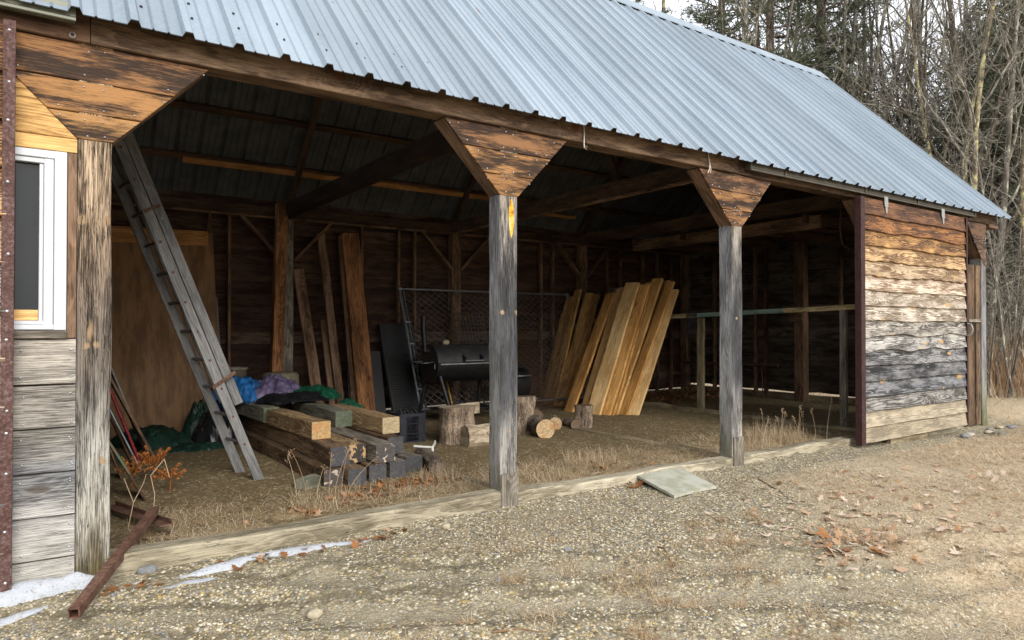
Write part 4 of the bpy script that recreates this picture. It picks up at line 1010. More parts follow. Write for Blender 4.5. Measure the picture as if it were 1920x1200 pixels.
b = MB(); b.tube([(4.33, 5.9, 0), (4.21, 6.1, 3.0)], .022, 8); tag(b.build('metal_pole', M['steel'], None, (4.33, 5.9, 0)), 'thin grey pole leaning beside the wide brown beam', 'pole')
lean('wide_beam', (4.54, 5.75, 0), (4.36, 6.08, 3.05), .29, .10, (1, 0, 0), M['beam_orange'], 'widest reddish brown beam leaning on the back wall, with knots low down', 'beam', rv=.9)
lean('wide_beam', (4.38, 5.85, 0), (4.23, 6.12, 3.0), .12, .08, (1, 0, 0), M['interior'], 'dark narrow beam tucked behind the left edge of the widest beam', 'beam', rv=.9)
pl = lean('plywood_sheet', (1.62, 5.75, .02), (1.54, 6.12, 2.88), 1.42, .02, (1, 0, 0), M['plywood'], 'large brown plywood sheet leaning on the back wall behind the ladder', 'plywood', rv=.5)
lean('board', (.9, 6.06, 2.78), (2.17, 6.06, 2.80), .22, .03, (0, 0, 1), M['interior_orange'], 'orange board laid flat along the top edge of the plywood sheet', 'board', rv=.1)
lean('stick', (2.36, 5.9, 0), (2.29, 6.1, 1.95), .05, .03, (1, 0, 0), M['ladder'], 'short grey stick leaning just right of the plywood sheet', 'stick')
for x, z, r, h, lab in ((2.35, .50, .17, .45, 'dusty tan bucket standing behind the blue tarp'), (3.0, .40, .27, .46, 'wide grey-tan tub upside down behind the purple tarp')):
    b = MB()
    b.lathe([(.001, 0), (r * .82, 0), (r, h), (r * 1.05, h), (r * 1.05, h - .03), (r * .98, h - .03)] if x < 2.8 else [(r, 0), (r * .99, .02), (r * .92, h - .04), (r * .8, h - .005), (.001, h)], (x, 5.2 if x < 2.8 else 5.25, z), (0, 0, 1), 24)
    tag(b.build('bucket', M['bucket'], None, (x, 5.2, z)), lab, 'bucket')
b = MB(); b.box(2.15, 3.35, 4.98, 5.5, .362, .40, 'x'); tag(b.build('board', M['timber_grey'], None, (2.7, 5.2, .362)), 'flat board across the stack under the bucket and tub', 'board')

# ------------------------------------------------------------------ ladder
la = thing('extension_ladder', (1.86, 2.4, 0), 'grey wooden extension ladder leaning left in the first bay, its fly section banded with rust', 'ladder')
dv = Vector((.60 - 1.87, 0, 3.26)).normalized(); nv_ = Vector((dv.z, 0, -dv.x))
def lp(y, s, off=0.): return Vector((1.87, y, 0)) + Vector((-.06 if y > 2.4 else 0, 0, 0)) + dv * s + nv_ * off
for y in (2.12, 2.60):
    b = MB(); b.board(lp(y, .0), lp(y, 3.45), .09, .036, tuple(nv_), n=24, wob=.0012, rv=.5); o = b.build('rail', M['ladder'], la)
    b = MB()
    for k in range(1, 12): b.disc(lp(y, .12 + .29 * k) + Vector((0, -.0165, 0)), (0, -1, 0), .014, h=.003, sides=10)
    b.build('rung_ends', M['rusttube'], o)
for y in (2.18, 2.54):
    b = MB(); b.board(lp(y, .78, .105), lp(y, 3.5, .105), .085, .034, tuple(nv_), n=20, wob=.0012, rv=.2); b.build('fly_rail', M['ladder'], la)
for k in range(1, 12):
    b = MB(); b.tube([lp(2.11, .12 + .29 * k), lp(2.61, .12 + .29 * k)], .016, 8, rv=.4); b.build('rung', M['ladder'], la)
    if k > 3:
        b = MB(); b.tube([lp(2.16, .03 + .29 * k, .105), lp(2.55, .03 + .29 * k, .105)], .016, 8, rv=.4); b.build('fly_rung', M['ladder'], la)
b = MB(); b.board(lp(2.098, 1.03, -.065), lp(2.098, 1.09, .17), .034, .006, tuple(dv)); b.board(lp(2.098, 1.09, .168), lp(2.2, 1.09, .168), .034, .006, tuple(dv)); b.board(lp(2.098, 1.03, -.065), lp(2.22, 1.0, -.065), .034, .006, tuple(dv)); b.build('rusty_clamp', M['rusttube'], la)
b = MB(); b.board(lp(2.098, 2.73, -.04), lp(2.098, 2.75, .12), .03, .006, tuple(dv)); b.build('pulley_bracket', M['rusttube'], la)

# ------------------------------------------------------------------ boards leaning on the partition, left
lean('board', (1.17, 4.35, .0), (.45, 4.35, 1.95), .40, .02, (0, 1, 0), M['paintgrey'], 'light grey board leaning on the partition behind the left post', 'board')
lean('board', (1.20, 4.05, .0), (.50, 4.05, 1.5), .30, .03, (0, 1, 0), M['edge_board'], 'brown board leaning in front of the light grey board', 'board', rv=.4)
b = MB(); b.tube([(1.035, 3.75, .0), (.75, 3.75, .80), (.45, 3.75, 1.66)], .017, 6); tag(b.build('red_pole', M['redpaint'], None, (1.03, 3.75, 0)), 'red painted pole leaning among the boards by the left post', 'pole')
lean('board', (.95, 3.55, .0), (.45, 3.55, 1.25), .25, .02, (0, 1, 0), M['interior'], 'dark board leaning left of the red pole', 'board', rv=.9)
b = MB(); b.tube([(.99, 3.3, 0), (.62, 3.35, .85)], .012, 6); tag(b.build('metal_rod', M['steel'], None, (.99, 3.3, 0)), 'thin metal rod leaning in front of the red pole', 'rod')
lean('board', (.78, 3.0, .0), (.46, 3.0, .95), .22, .02, (0, 1, 0), M['stud'], 'short brown board leaning behind the dark green-edged panel', 'board', rv=.9)
dp = lean('dark_panel', (.86, 1.98, -.01), (.45, 2.06, .76), .34, .018, (0, 1, 0), M['interior'], 'dark panel with a chipped green edge leaning by the left post', 'panel', rv=.4)
b = MB(); b.board((.72, 1.818, .265), (.462, 1.89, .745), .024, .021, (0, 1, 0)); b.build('green_edge', M['greenedge'], dp)

# ------------------------------------------------------------------ tarps: folded heaps
def heap(name, mat, cx, cy, rx, ry, zb, h, label, seed, rot=0., fold=1., n=64, group=None, zfun=None):
    u = np.linspace(-1, 1, n); U, W = np.meshgrid(u, u, indexing='ij')
    rr = np.sqrt(U ** 2 + W ** 2); edge = 1 + .35 * (fbm(U * 1.6 + seed, W * 1.6, seed, 3) - .45)
    f = np.clip(1 - (rr / edge) ** 2.2, 0, 1)
    rid = 1 - np.abs(2 * fbm(U * 2.2 + seed, W * 2.2 + 3, seed + 3, 3) - .95) * 1.4
    rid2 = 1 - np.abs(2 * fbm(U * 5 + seed, W * 4 + 3, seed + 7, 3) - .95) * 1.4
    rid3 = 1 - np.abs(2 * fbm(U * 9 + W * 4 + seed, W * 7 - U * 3, seed + 11, 2) - .75) * 2.2
    Z = h * (f ** .7) * (.50 + .5 * rid * fold) + fold * f ** .4 * (h + .05) * (.20 * rid2 + .10 * rid3)
    X = U * rx * edge; Y = W * ry * edge
    c, s = math.cos(rot), math.sin(rot)
    base = zb if zfun is None else zfun(cx + X * c - Y * s, cy + X * s + Y * c)
    V = np.stack([cx + X * c - Y * s, cy + X * s + Y * c, base + Z], -1).reshape(-1, 3)
    keep = (rr / edge < 1.0)
    a = (np.arange(n - 1)[:, None] * n + np.arange(n - 1)[None]).ravel()
    F = np.stack([a, a + n, a + n + 1, a + 1], 1)
    k = keep.ravel(); F = F[k[F].sum(1) >= 3]
    used = np.unique(F); mp = -np.ones(len(V), int); mp[used] = np.arange(len(used))
    return tag(np_mesh(name, V[used], mp[F], mat, None, True, None, None, (cx, cy, zb)), label, 'tarp', group)
heap('tarp', M['blue'], 2.34, 4.70, .36, .40, .53, .27, 'bright blue crumpled tarp at the left end of the timber stack', 2, .3)
heap('tarp', M['purple'], 2.72, 4.55, .42, .40, .53, .25, 'purple-grey crumpled tarp between the blue and green ones', 5, -.4, 1.2)
heap('tarp', M['green'], 3.12, 4.30, .42, .34, .54, .15, 'glossy green tarp heaped on the stack right of the purple one', 8, .2)
heap('tarp', M['green'], 3.45, 3.85, .17, .26, .36, .17, 'small green tarp corner hanging beside the widest beam', 12, .5)
heap('plastic_sheet', M['poly'], 2.86, 4.15, .52, .36, .548, .075, 'black plastic sheet spread under the coloured tarps on the stack', 14, .1, 1.5)
heap('tarp', M['darkgreen'], 1.28, 4.95, .42, .50, .015, .16, 'dull green tarp lying flat in front of the plywood', 21, .4, 1.3)
heap('tarp', M['darkgreen'], 1.72, 4.35, .40, .28, .01, .05, 'flat dark green tarp edge spread on the dirt behind the ladder feet', 24, .25, 1.4)
heap('plastic_bag', M['poly'], 2.02, 4.65, .30, .36, .01, .34, 'black plastic bag bulging between the ladder and the timber stack', 27, .2, 1.1)
heap('tarp', M['darkgreen'], 1.92, 5.15, .26, .26, .03, .40, 'green bundled tarp behind the black plastic bag', 31, .0, 1.)
heap('tarp', M['blue'], 2.12, 5.15, .14, .2, .10, .50, 'blue tarp scrap showing between ladder and timber stack', 33, .0, 1.)

# ------------------------------------------------------------------ leaning planks
def plank(p0, p1, w, t, mat, label, group, up=(0, 1, 0), rv=None):
    p1 = (p1[0] + random.uniform(-.05, .05), p1[1] + random.uniform(-.10, .10), p1[2] + random.uniform(-.08, .06)); up = (random.uniform(-.22, .22), 1, random.uniform(-.1, .1))
    b = MB(); b.board(p0, p1, w, t, up, n=14, wob=.004, ch=.003, rv=rv)
    return tag(b.build('plank', mat, None, p0), label, 'plank', group)
GR = 'fresh yellow planks leaning on the bench rail'
# wide faces look left and up; the near edge runs towards the camera
pls = [((8.42, 3.66, .0), (9.57, 3.70, 2.20), .27, .05, .9, 'rightmost pale yellow plank, nearest of the fresh planks, with a ring of dark marks'),
       ((8.50, 3.98, .02), (9.72, 3.92, 2.36), .24, .05, .3, 'orange-edged plank just behind the rightmost fresh plank'),
       ((8.28, 3.98, .0), (9.40, 4.02, 2.33), .25, .05, .6, 'third fresh plank from the right, knotty and yellow'),
       ((8.10, 4.0, .0), (9.22, 4.10, 2.30), .27, .05, .5, 'fourth fresh plank from the right, with a row of knots'),
       ((7.97, 4.12, .0), (9.07, 4.22, 2.33), .29, .05, .95, 'broad cream plank standing out at the left front of the fresh planks'),
       ((8.02, 4.42, .0), (9.05, 4.52, 2.30), .24, .05, .8, 'wide dull yellow plank behind the broad cream one'),
       ((7.84, 4.62, .0), (8.98, 4.74, 2.15), .22, .05, .1, 'leftmost orange plank of the fresh planks')]
pls += [((8.36, 3.80, .0), (9.50, 3.86, 2.28), .20, .045, .45, 'narrow orange plank squeezed between the rightmost fresh plank and the third one'),
        ((8.16, 3.90, .0), (9.30, 4.0, 2.26), .16, .045, .2, 'dark-edged narrow plank in the middle of the fresh planks'),
        ((8.62, 4.10, .0), (9.86, 4.12, 2.38), .26, .05, .85, 'rearmost fresh plank, its square end highest at the right')]
for p0, p1, w, t, rv, lab in pls: plank(p0, p1, w, t, M['plank_light'], lab, GR, rv=rv)
GR2 = 'darker planks leaning left of the fresh ones'
for p0, p1, w, lab in [((8.22, 5.05, 0), (9.62, 5.35, 2.30), .20, 'grey-black rough plank between the fresh and the darker planks'),
                       ((8.32, 5.28, 0), (9.28, 5.40, 2.15), .20, 'right-hand brown plank of the darker group'),
                       ((8.28, 5.46, 0), (9.12, 5.62, 2.20), .18, 'second brown plank from the right of the darker group'),
                       ((8.25, 5.62, 0), (9.08, 5.80, 2.28), .20, 'tallest brown plank of the darker group'),
                       ((8.30, 5.84, 0), (9.02, 5.98, 2.12), .20, 'second brown plank from the left of the darker group'),
                       ((8.34, 6.0, 0), (8.98, 6.12, 1.78), .18, 'leftmost and shortest brown plank of the darker group')]:
    plank(p0, p1, w, .05, M['timber_grey'] if 'grey-black' in lab else M['plank_dark'], lab, GR2)

# ------------------------------------------------------------------ logs
def log(c, axis, r, L, mats, label, seed, name='log', sides=26, knob=.08):
    b = MB(); ax = Vector(axis).normalized()
    ws = lambda a, z: 1 + knob * (2 * float(fbm(math.cos(a) * 1.5 + seed, math.sin(a) * 1.5 + z * 1.2, seed, 3)) - .9)
    n = 8; b.lathe([(r * (1 + .05 * math.sin(i * 1.3 + seed)), L * i / n) for i in range(n + 1)], c, axis, sides, squash=ws, smooth=False)
    nf = len(b.f)
    b.lathe([(r, 0), (r * .6, .004), (r * .2, .0), (.0005, .002)], c, axis, sides, squash=ws, mi=1, smooth=False); b.lathe([(r * 1.0 * (1 + .05 * math.sin(n * 1.3 + seed)), L), (r * .6, L + .003), (r * .2, L + .0), (.0005, L + .001)], c, axis, sides, squash=ws, mi=1, smooth=False)
    # end faces: grain coordinates across the section
    return tag(b.build(name, mats, None, c), label, 'log')
log((4.58, 2.98, -.02), (.03, .02, 1), .235, .49, [M['bark'], M['splitwood']], 'upright brown barky log section left of the middle post', 3, knob=.12)
b = MB(); vs = []
log((4.50, 2.62, .13), (1, -.12, .0), .145, .46, [M['splitwood'], M['splitwood']], 'pale split log half lying in front of the upright barky one', 7, sides=9, knob=.18)
log((5.73, 3.12, -.02), (.10, .05, 1), .17, .55, [M['bark'], M['cutface_dark']], 'upright log with a reddish top just right of the middle post', 11, knob=.16)
log((5.72, 2.55, .135), (.28, .96, .03), .135, .42, [M['bark_dark'], M['cutface']], 'log lying with its round tan cut face to the front', 15)
log((6.02, 3.25, .16), (.5, .85, .0), .17, .4, [M['bark_dark'], M['cutface_dark']], 'dark log lying behind the one with the tan cut face', 19)
log((6.78, 3.0, -.02), (.02, .0, 1), .135, .37, [M['bark'], M['cutface_dark']], 'small grey stump standing at the foot of the planks', 23, name='stump', knob=.2)
log((6.45, 3.32, .09), (-.5, -.86, .0), .10, .25, [M['bark'], M['cutface']], 'small log with an orange cut face between the logs and the stump', 27)
log((6.62, 3.22, .08), (-.2, -.96, .0), .07, .3, [M['bark_dark'], M['cutface_dark']], 'thin dark log lying against the small grey stump', 29)
lean('board', (4.75, 3.4, .36), (5.25, 3.5, .37), .16, .05, (0, 0, 1), M['splitwood'], 'short pale board lying across behind the upright barky log', 'board')

# ------------------------------------------------------------------ small items in the last bays
hg = thing('hanging_grate', (9.60, 3.3, 1.60), 'black slotted grate hanging over the bench rail', 'grate')
wire_grid('grid', (9.58, 3.50, 1.38), (.0, -1, 0), (.03, -.10, 1), .22, .42, 9, 5, .006, M['blackplastic'], hg)
sh = thing('long_shelf_pole', (11.9, 5.0, .7), 'dark horizontal pole resting low along the end wall with bent wire loops', 'pole')
b = MB(); b.tube([(12.50, 6.1, .69), (12.48, 3.6, .73)], .035, 8); b.build('pole', M['interior'], sh)
b = MB()
for y0 in (5.9, 4.3): b.tube([(12.46, y0 + .22 * math.cos(a), .42 + .30 * math.sin(a)) for a in np.linspace(-.6, PI + 1.2, 16)], .008, 4)
b.tube([(12.44, 3.95, .70), (12.35, 3.85, .03)], .012, 5); b.build('wire_loop', M['rustwire'], sh)

# ------------------------------------------------------------------ in front of the shed
def tube_sq(p0, p1, w, label, name):
    b = MB(); p0 = Vector(p0); p1 = Vector(p1); d = (p1 - p0).normalized(); u = Vector((0, 0, 1)); u = (u - d * u.dot(d)).normalized(); nn = d.cross(u)
    for s, vert in ((1, 0), (-1, 0), (1, 1), (-1, 1)):
        off = (u if vert else nn) * s * (w / 2 - .003)
        b.board(p0 + off, p1 + off, w - (.0001 if vert else .0122), .006, tuple(nn if vert else u), ch=.001)
    return tag(b.build(name, M['rusttube'], None, p0), label, 'steel tube')
tube_sq((.205, -.665, .05), (.765, .75, .185), .054, 'rusty square steel tube lying across the sill, open end towards the camera', 'steel_tube')
b = MB(); b.board((.55, 1.62, .065), (.81, .55, .115), .085, .008, (1, .2, 0), ch=.001); b.board((.60, 1.60, .085), (.85, .56, .13), .035, .008, (0, 0, 1), ch=.001)
tag(b.build('angle_iron', M['rusttube'], None, (.6, 1.6, .02)), 'rusty angle iron lying under the inner end of the square tube', 'angle iron')
b = MB(); 
c = [(4.86, -.01, .055), (4.72, -.60, .008), (5.31, -.59, .008), (5.48, -.01, .055)]
t_ = .024
vs = []
N_ = 10
for k in range(2):
    for i in range(N_ + 1):
        for j in range(N_ + 1):
            a, d = i / N_, j / N_
            p = (1 - a) * (1 - d) * Vector(c[0]) + (1 - a) * d * Vector(c[1]) + a * d * Vector(c[2]) + a * (1 - d) * Vector(c[3])
            vs.append((p.x, p.y, p.z + .01 * math.sin(a * 2.6) - (t_ if k == 0 else 0) * (1) + .012 * (1 - d)))
m = N_ + 1
fs = [(i * m + j, (i + 1) * m + j, (i + 1) * m + j + 1, i * m + j + 1) for i in range(N_) for j in range(N_)]
fs += [tuple(q + m * m for q in f[::-1]) for f in fs]
for i in range(N_):
    for (a0, a1) in ((i * m, (i + 1) * m), (i * m + N_, (i + 1) * m + N_), (i, i + 1), (N_ * m + i, N_ * m + i + 1)): fs.append((a0, a1, a1 + m * m, a0 + m * m))
b.add(vs, fs); tag(b.build('square_board', M['slab'], None, (5.1, -.3, 0)), 'mossy pale square board lying on the gravel against the sill by the third post', 'board')
# snow left along the foot of the wall
def snowbank(outline, h, label, seed, base):
    """outline: spine points with half widths"""
    b = MB(); sp = np.array(outline, float); n = 40; t = np.linspace(0, 1, n); tt = np.linspace(0, 1, len(sp))
    X = np.interp(t, tt, sp[:, 0]); Y = np.interp(t, tt, sp[:, 1]); W = np.interp(t, tt, sp[:, 2]); m = 11
    vs = []
    for i in range(n):
        for j in range(m):
            q = -1 + 2 * j / (m - 1)
            e = 1 + .9 * (float(fbm(X[i] * 9, q * .9 + 3, seed, 4)) - .45)
            x = X[i]; y = Y[i] + q * W[i] * e
            z = G(x, y) - .012 + h * max(0, 1 - abs(q) ** 2.4) * (.7 + .7 * float(fbm(x * 6, y * 6, seed + 2, 3))) * min(1, W[i] / .05)
            vs.append((x, y, z))
    fs = [(i * m + j, (i + 1) * m + j, (i + 1) * m + j + 1, i * m + j + 1) for i in range(n - 1) for j in range(m - 1)]
    b.add(vs, fs, smooth=True)
    return tag(b.build('snow_patch', M['snow'], None, base), label, 'snow', 'snow left along the front wall')
snowbank([(-.9, -.10, .10), (-.3, -.10, .11), (.0, -.09, .085), (.18, -.07, .06), (.34, -.10, .04), (.40, -.11, .004)], .085, 'thick snow bank against the wall under the window', 3, (-.2, -.1, 0))
snowbank([(-.9, -.36, .05), (-.2, -.31, .05), (.05, -.29, .03), (.16, -.26, .004)], .035, 'thin dirty snow strip below the thick bank', 6, (-.1, -.3, 0))
snowbank([(.70, -.17, .004), (.86, -.185, .04), (1.1, -.16, .06), (1.3, -.12, .05), (1.45, -.14, .07), (1.62, -.13, .05), (1.8, -.12, .03), (1.95, -.15, .035), (2.12, -.15, .003)], .035, 'long thin ribbon of snow beside the sill', 9, (1.4, -.15, 0))
snowbank([(.50, -.35, .003), (.62, -.34, .03), (.78, -.30, .045), (.92, -.28, .035), (1.03, -.27, .003)], .025, 'short snow ribbon in front of the long one', 12, (.78, -.27, 0))
snowbank([(.42, -.19, .003), (.48, -.18, .03), (.56, -.14, .03), (.62, -.11, .003)], .025, 'small snow scrap by the foot of the steel tube', 15, (.5, -.15, 0))
rock((1.28, -1.15, G(1.28, -1.15) + .018), .045, M['stonelight'], 'stone', 'cream oval stone alone on the gravel in the foreground', 'stone', (1, .75, .6), 8)
rock((3.0, -1.19, G(3.0, -1.19) + .01), .026, M['stonegrey'], 'stone', 'small dark grey stone on the gravel right of the middle post', 'stone', (1, .8, .6), 11)
rock((2.62, -.22, G(2.62, -.22) + .012), .036, M['stonelight'], 'stone', 'tan stone beside the sill left of the middle post', 'stone', (1, .8, .7), 14)
rock((.62, -.02, G(.62, -.02) + .01), .05, M['stonegrey'], 'stone', 'dark stone tucked between the steel tube and the sill', 'stone', (1.2, .7, .6), 17)
rock((2.35, -1.33, G(2.35, -1.33) + .006), .022, M['stonegrey'], 'stone', 'small blue-grey stone by a tuft of dead grass', 'stone', (1, .8, .6), 18)
b = MB(); b.board((11.75, -.52, -.085), (12.05, -.50, -.085), .07, .11, (0, 0, 1), n=3, wob=.002); tag(b.build('brick', M['timber_grey'], None, (11.9, -.5, -.12)), 'dark brick lying on the ground by the far corner post', 'brick')
for i in range(7):
    x = 11.3 + .28 * i + random.uniform(-.1, .1); y = -.25 + random.uniform(-.15, .15)
    rock((x, y, G(x, y) + .02), random.uniform(.05, .09), M['stonelight'] if i % 2 else M['stonegrey'], 'stone', 'pale flat stone at the foot of the far corner post', 'stone', (1.2, .8, .4), 30 + i, 'stones by the corner post')
# ------------------------------------------------------------------ ground sheet
def axis_pts(a, b, fine, lo, hi):
    p = list(np.arange(a, b + 1e-6, fine)); s = fine; x = b
    while x < hi: s *= 1.13; x += s; p.append(x)
    s = fine; x = a
    while x > lo: s *= 1.13; x -= s; p.insert(0, x)
    return np.array(p)
gx = axis_pts(-.6, 6.4, .020, -250, 400); gy = axis_pts(-3.6, .3, .018, -250, 400)
XX, YY = np.meshgrid(gx, gy, indexing='ij'); ZZ = gz(XX, YY)
n2 = len(gy); a = (np.arange(len(gx) - 1)[:, None] * n2 + np.arange(n2 - 1)[None]).ravel()
tag(np_mesh('ground', np.stack([XX, YY, ZZ], -1).reshape(-1, 3), np.stack([a, a + n2, a + n2 + 1, a + 1], 1), M['ground'], None, True), kind='structure')

# ------------------------------------------------------------------ loose gravel, real stones
ico = []
def ico_mesh():
    import bmesh
    bm = bmesh.new(); bmesh.ops.create_icosphere(bm, subdivisions=1, radius=1)
    v = np.array([tuple(p.co) for p in bm.verts]); f = np.array([[q.index for q in p.verts] for p in bm.faces]); bm.free(); return v, f
iv, jf = ico_mesh()
def pebbles(name, x, y, r, label=None):
    n = len(x); sq = np.stack([rng.uniform(.8, 1.3, n), rng.uniform(.7, 1.0, n), rng.uniform(.4, .75, n)], 1)
    V = iv[None] * (1 + rng.uniform(-.22, .22, (n, len(iv), 1)))
    V = V * sq[:, None, :] * r[:, None, None]
    an = rng.uniform(0, 6.28, n); c, s = np.cos(an)[:, None], np.sin(an)[:, None]
    V = np.stack([V[..., 0] * c - V[..., 1] * s, V[..., 0] * s + V[..., 1] * c, V[..., 2]], -1)
    V += np.stack([x, y, gz(x, y) + r * .12], 1)[:, None]
    F = (jf[None] + (np.arange(n) * len(iv))[:, None, None]).reshape(-1, 3)
    return tag(np_mesh(name, V.reshape(-1, 3), F, M['pebble'], np.repeat(rng.uniform(0, 1, n), len(iv)), True), kind='stuff')
n = 62000
x = rng.uniform(-.6, 8.5, n); y = -.02 - np.abs(rng.uniform(0, 3.9, n)); 
s = .485 * x + .875 * y + (fbm(x * 1.1, y * 1.1, 8, 3) - .47) * .5
keep = np.ones(n, bool)
for s0, w in ((-.40, .16), (.12, .12), (-.95, .17)): keep &= ~((np.abs(s - s0) < w) & (rng.uniform(0, 1, n) < .4))
keep &= rng.uniform(0, 1, n) < np.clip(1.9 * (fbm(x * 1.4, y * 1.4, 40, 4) - .20), .10, 1) * (1 - .75 * sstep(5.5, 8, x)) * (1 - .5 * sstep(-1.2, -3, y))
x, y = x[keep], y[keep]
pebbles('gravel', x, y, .0046 + .0130 * rng.beta(1.2, 5.0, len(x)))
n = 900; x = rng.uniform(.5, 9.5, n); y = rng.uniform(.3, 5.5, n)
pebbles('gravel', x, y, .004 + .008 * rng.beta(1.5, 4, n))

# ------------------------------------------------------------------ grass and litter helpers
def blades(name, x, y, L, wd, tilt, mat, rv, yaw=None, curl=.4, label=None, z=None, seg=3, zoff=0., parent=None, base=(0, 0, 0)):
    n = len(x); yaw = rng.uniform(0, 6.28, n) if yaw is None else yaw
    d = np.stack([np.cos(yaw), np.sin(yaw)], 1); p = np.stack([-d[:, 1], d[:, 0]], 1)
    z0 = (gz(x, y) if z is None else z) + zoff
    V = np.zeros((n, (seg + 1) * 2, 3))
    X = np.zeros(n); Z = np.zeros(n); th = tilt.copy(); bend = curl * rng.uniform(-.3, 1, n)
    for i in range(seg + 1):
        w = wd * (1 - (i / seg) ** 1.5 * .85) / 2
        V[:, 2 * i, 0] = x + d[:, 0] * X + p[:, 0] * w; V[:, 2 * i, 1] = y + d[:, 1] * X + p[:, 1] * w
        V[:, 2 * i + 1, 0] = x + d[:, 0] * X - p[:, 0] * w; V[:, 2 * i + 1, 1] = y + d[:, 1] * X - p[:, 1] * w
        V[:, 2 * i, 2] = V[:, 2 * i + 1, 2] = np.maximum(z0 + Z, z0 + .002)
        X = X + np.cos(th) * L / seg; Z = Z + np.sin(th) * L / seg; th = th - bend / seg * 2
    F = np.concatenate([np.array([[2 * i, 2 * i + 1, 2 * i + 3, 2 * i + 2]]) for i in range(seg)])
    F = (F[None] + (np.arange(n) * (seg + 1) * 2)[:, None, None]).reshape(-1, 4)
    return np_mesh(name, V.reshape(-1, 3), F, mat, np.repeat(rv, (seg + 1) * 2), False, None, parent, base)
def scat(n, x0, x1, y0, y1, dens=None):
    x = rng.uniform(x0, x1, n); y = rng.uniform(y0, y1, n)
    if dens is not None:
        k = rng.uniform(0, 1, n) < dens(x, y); x, y = x[k], y[k]
    return x, y
# flattened straw on the right of the drive
dn = lambda x, y: np.clip((fbm(x * .9, y * .9, 60, 4) - .26) * 3.4, 0, 1) * sstep(5.5, 6.6, x - .86 * (y + .85) + 2.2 * (fbm(x * 1.1, y * 1.1, 61, 3) - .45)) * sstep(-.3, -.7, y)
x, y = scat(120000, 3.4, 13.5, -4.6, -.2, dn); n = len(x)
tag(blades('straw_mat', x, y, rng.uniform(.05, .20, n) * np.clip(.45 + .09 * (x - 3.2), .45, 1.15), rng.uniform(.003, .007, n) * np.clip(.5 + .08 * (x - 3.2), .5, 1.2), rng.uniform(.0, .45, n), M['straw'], np.clip(rng.normal(.74, .22, n), 0, 1), curl=1.1), kind='stuff')
# sparse straw bits over the gravel and the foreground ruts
dn = lambda x, y: np.clip((fbm(x * 1.6, y * 1.6, 70, 4) - .44) * 5, 0.03, 1)
x, y = scat(22000, .4, 6.5, -3.9, -.3, dn); n = len(x)
tag(blades('straw_bits', x, y, rng.uniform(.02, .09, n), rng.uniform(.002, .0042, n), rng.uniform(0, .35, n), M['straw'], np.clip(rng.normal(.42, .25, n), 0, 1), curl=.3), kind='stuff')
# field beyond the shed: thicker dead grass
dn = lambda x, y: np.clip((fbm(x * .4, y * .4, 80, 4) - .25) * 2.5, .1, 1)
x, y = scat(30000, 12.6, 34, -6, 9, dn); n = len(x)
k = ~((x < 13.2) & (y > -.1)); x, y = x[k], y[k]; n = len(x)
tag(blades('field_grass', x, y, rng.uniform(.12, .42, n), rng.uniform(.006, .013, n), rng.uniform(.1, 1.2, n), M['straw'], np.clip(rng.normal(.55, .2, n), 0, 1), curl=1.2), kind='stuff')
# straw inside the sills
dn = lambda x, y: np.clip((fbm(x * 1.2, y * 1.2, 90, 4) - .30) * 4, 0, 1) * sstep(1.7, .8, y) * (1 - sstep(.9, .5, x))
x, y = scat(46000, .6, 9.3, .17, 1.7, dn); n = len(x)
tag(blades('sill_straw', x, y, rng.uniform(.04, .18, n), rng.uniform(.002, .0045, n), rng.uniform(0, .6, n), M['straw'], np.clip(rng.normal(.66, .2, n), 0, 1), curl=1.), kind='stuff')

def tuft(cx, cy, r, nb, L, label, name='grass_tuft', mat='straw', mean=.6, tl=(.7, 1.5), cat='grass tuft', group=None, w=.0035):
    a = rng.uniform(0, 6.28, nb); q = r * np.sqrt(rng.uniform(0, 1, nb)); x = cx + q * np.cos(a); y = cy + q * np.sin(a)
    o = blades(name, x, y, rng.uniform(.4, 1, nb) * L, rng.uniform(.5, 1, nb) * w, rng.uniform(tl[0], tl[1], nb), M[mat], np.clip(rng.normal(mean, .18, nb), 0, 1), curl=.9, seg=4, base=(cx, cy, G(cx, cy)))
    return tag(o, label, cat, group)
for i, (cx, cy, r, nb, L, lab) in enumerate([
    (8.05, .62, .38, 500, .36, 'tall seeded grass tuft right of the third post inside the sill'),
    (7.35, .42, .30, 260, .24, 'low dry tuft hugging the right side of the third post'),
    (5.05, .85, .34, 420, .22, 'bushy dry tuft inside the sill between the middle and third posts'),
    (4.2, .55, .28, 260, .16, 'small dry tuft inside the sill right of the middle post'),
    (3.30, 1.15, .22, 300, .20, 'dry tuft growing at the right front corner of the timber stack'),
    (2.55, .95, .34, 300, .12, 'flattened dry tuft before the timber stack, among leaves'),
    (2.0, .85, .30, 260, .13, 'pale dry tuft left of the timber stack front'),
    (2.93, -1.86, .17, 230, .14, 'splayed dead tuft in the foreground gravel, largest one'),
    (2.38, -1.45, .10, 120, .12, 'small splayed dead tuft left of the larger ones in the gravel'),
    (2.83, -1.42, .10, 110, .11, 'small dead tuft behind the largest foreground tuft'),
    (2.2, -1.95, .14, 150, .11, 'dead tuft at the bottom edge of the gravel'),
    (4.0, -1.75, .22, 260, .11, 'reddish low tuft on the rut at centre right'),
    (3.3, -1.65, .18, 170, .09, 'thin flat tuft on the rut right of the largest foreground tuft'),
    (5.0, -2.2, .30, 380, .16, 'matted tuft beside the brown leaf heap')]):
    tuft(cx, cy, r, nb, L, lab, mean=.45 if 'reddish' in lab or 'splayed' in lab else .62, tl=(.15, 1.2) if cy < 0 else (.6, 1.5))
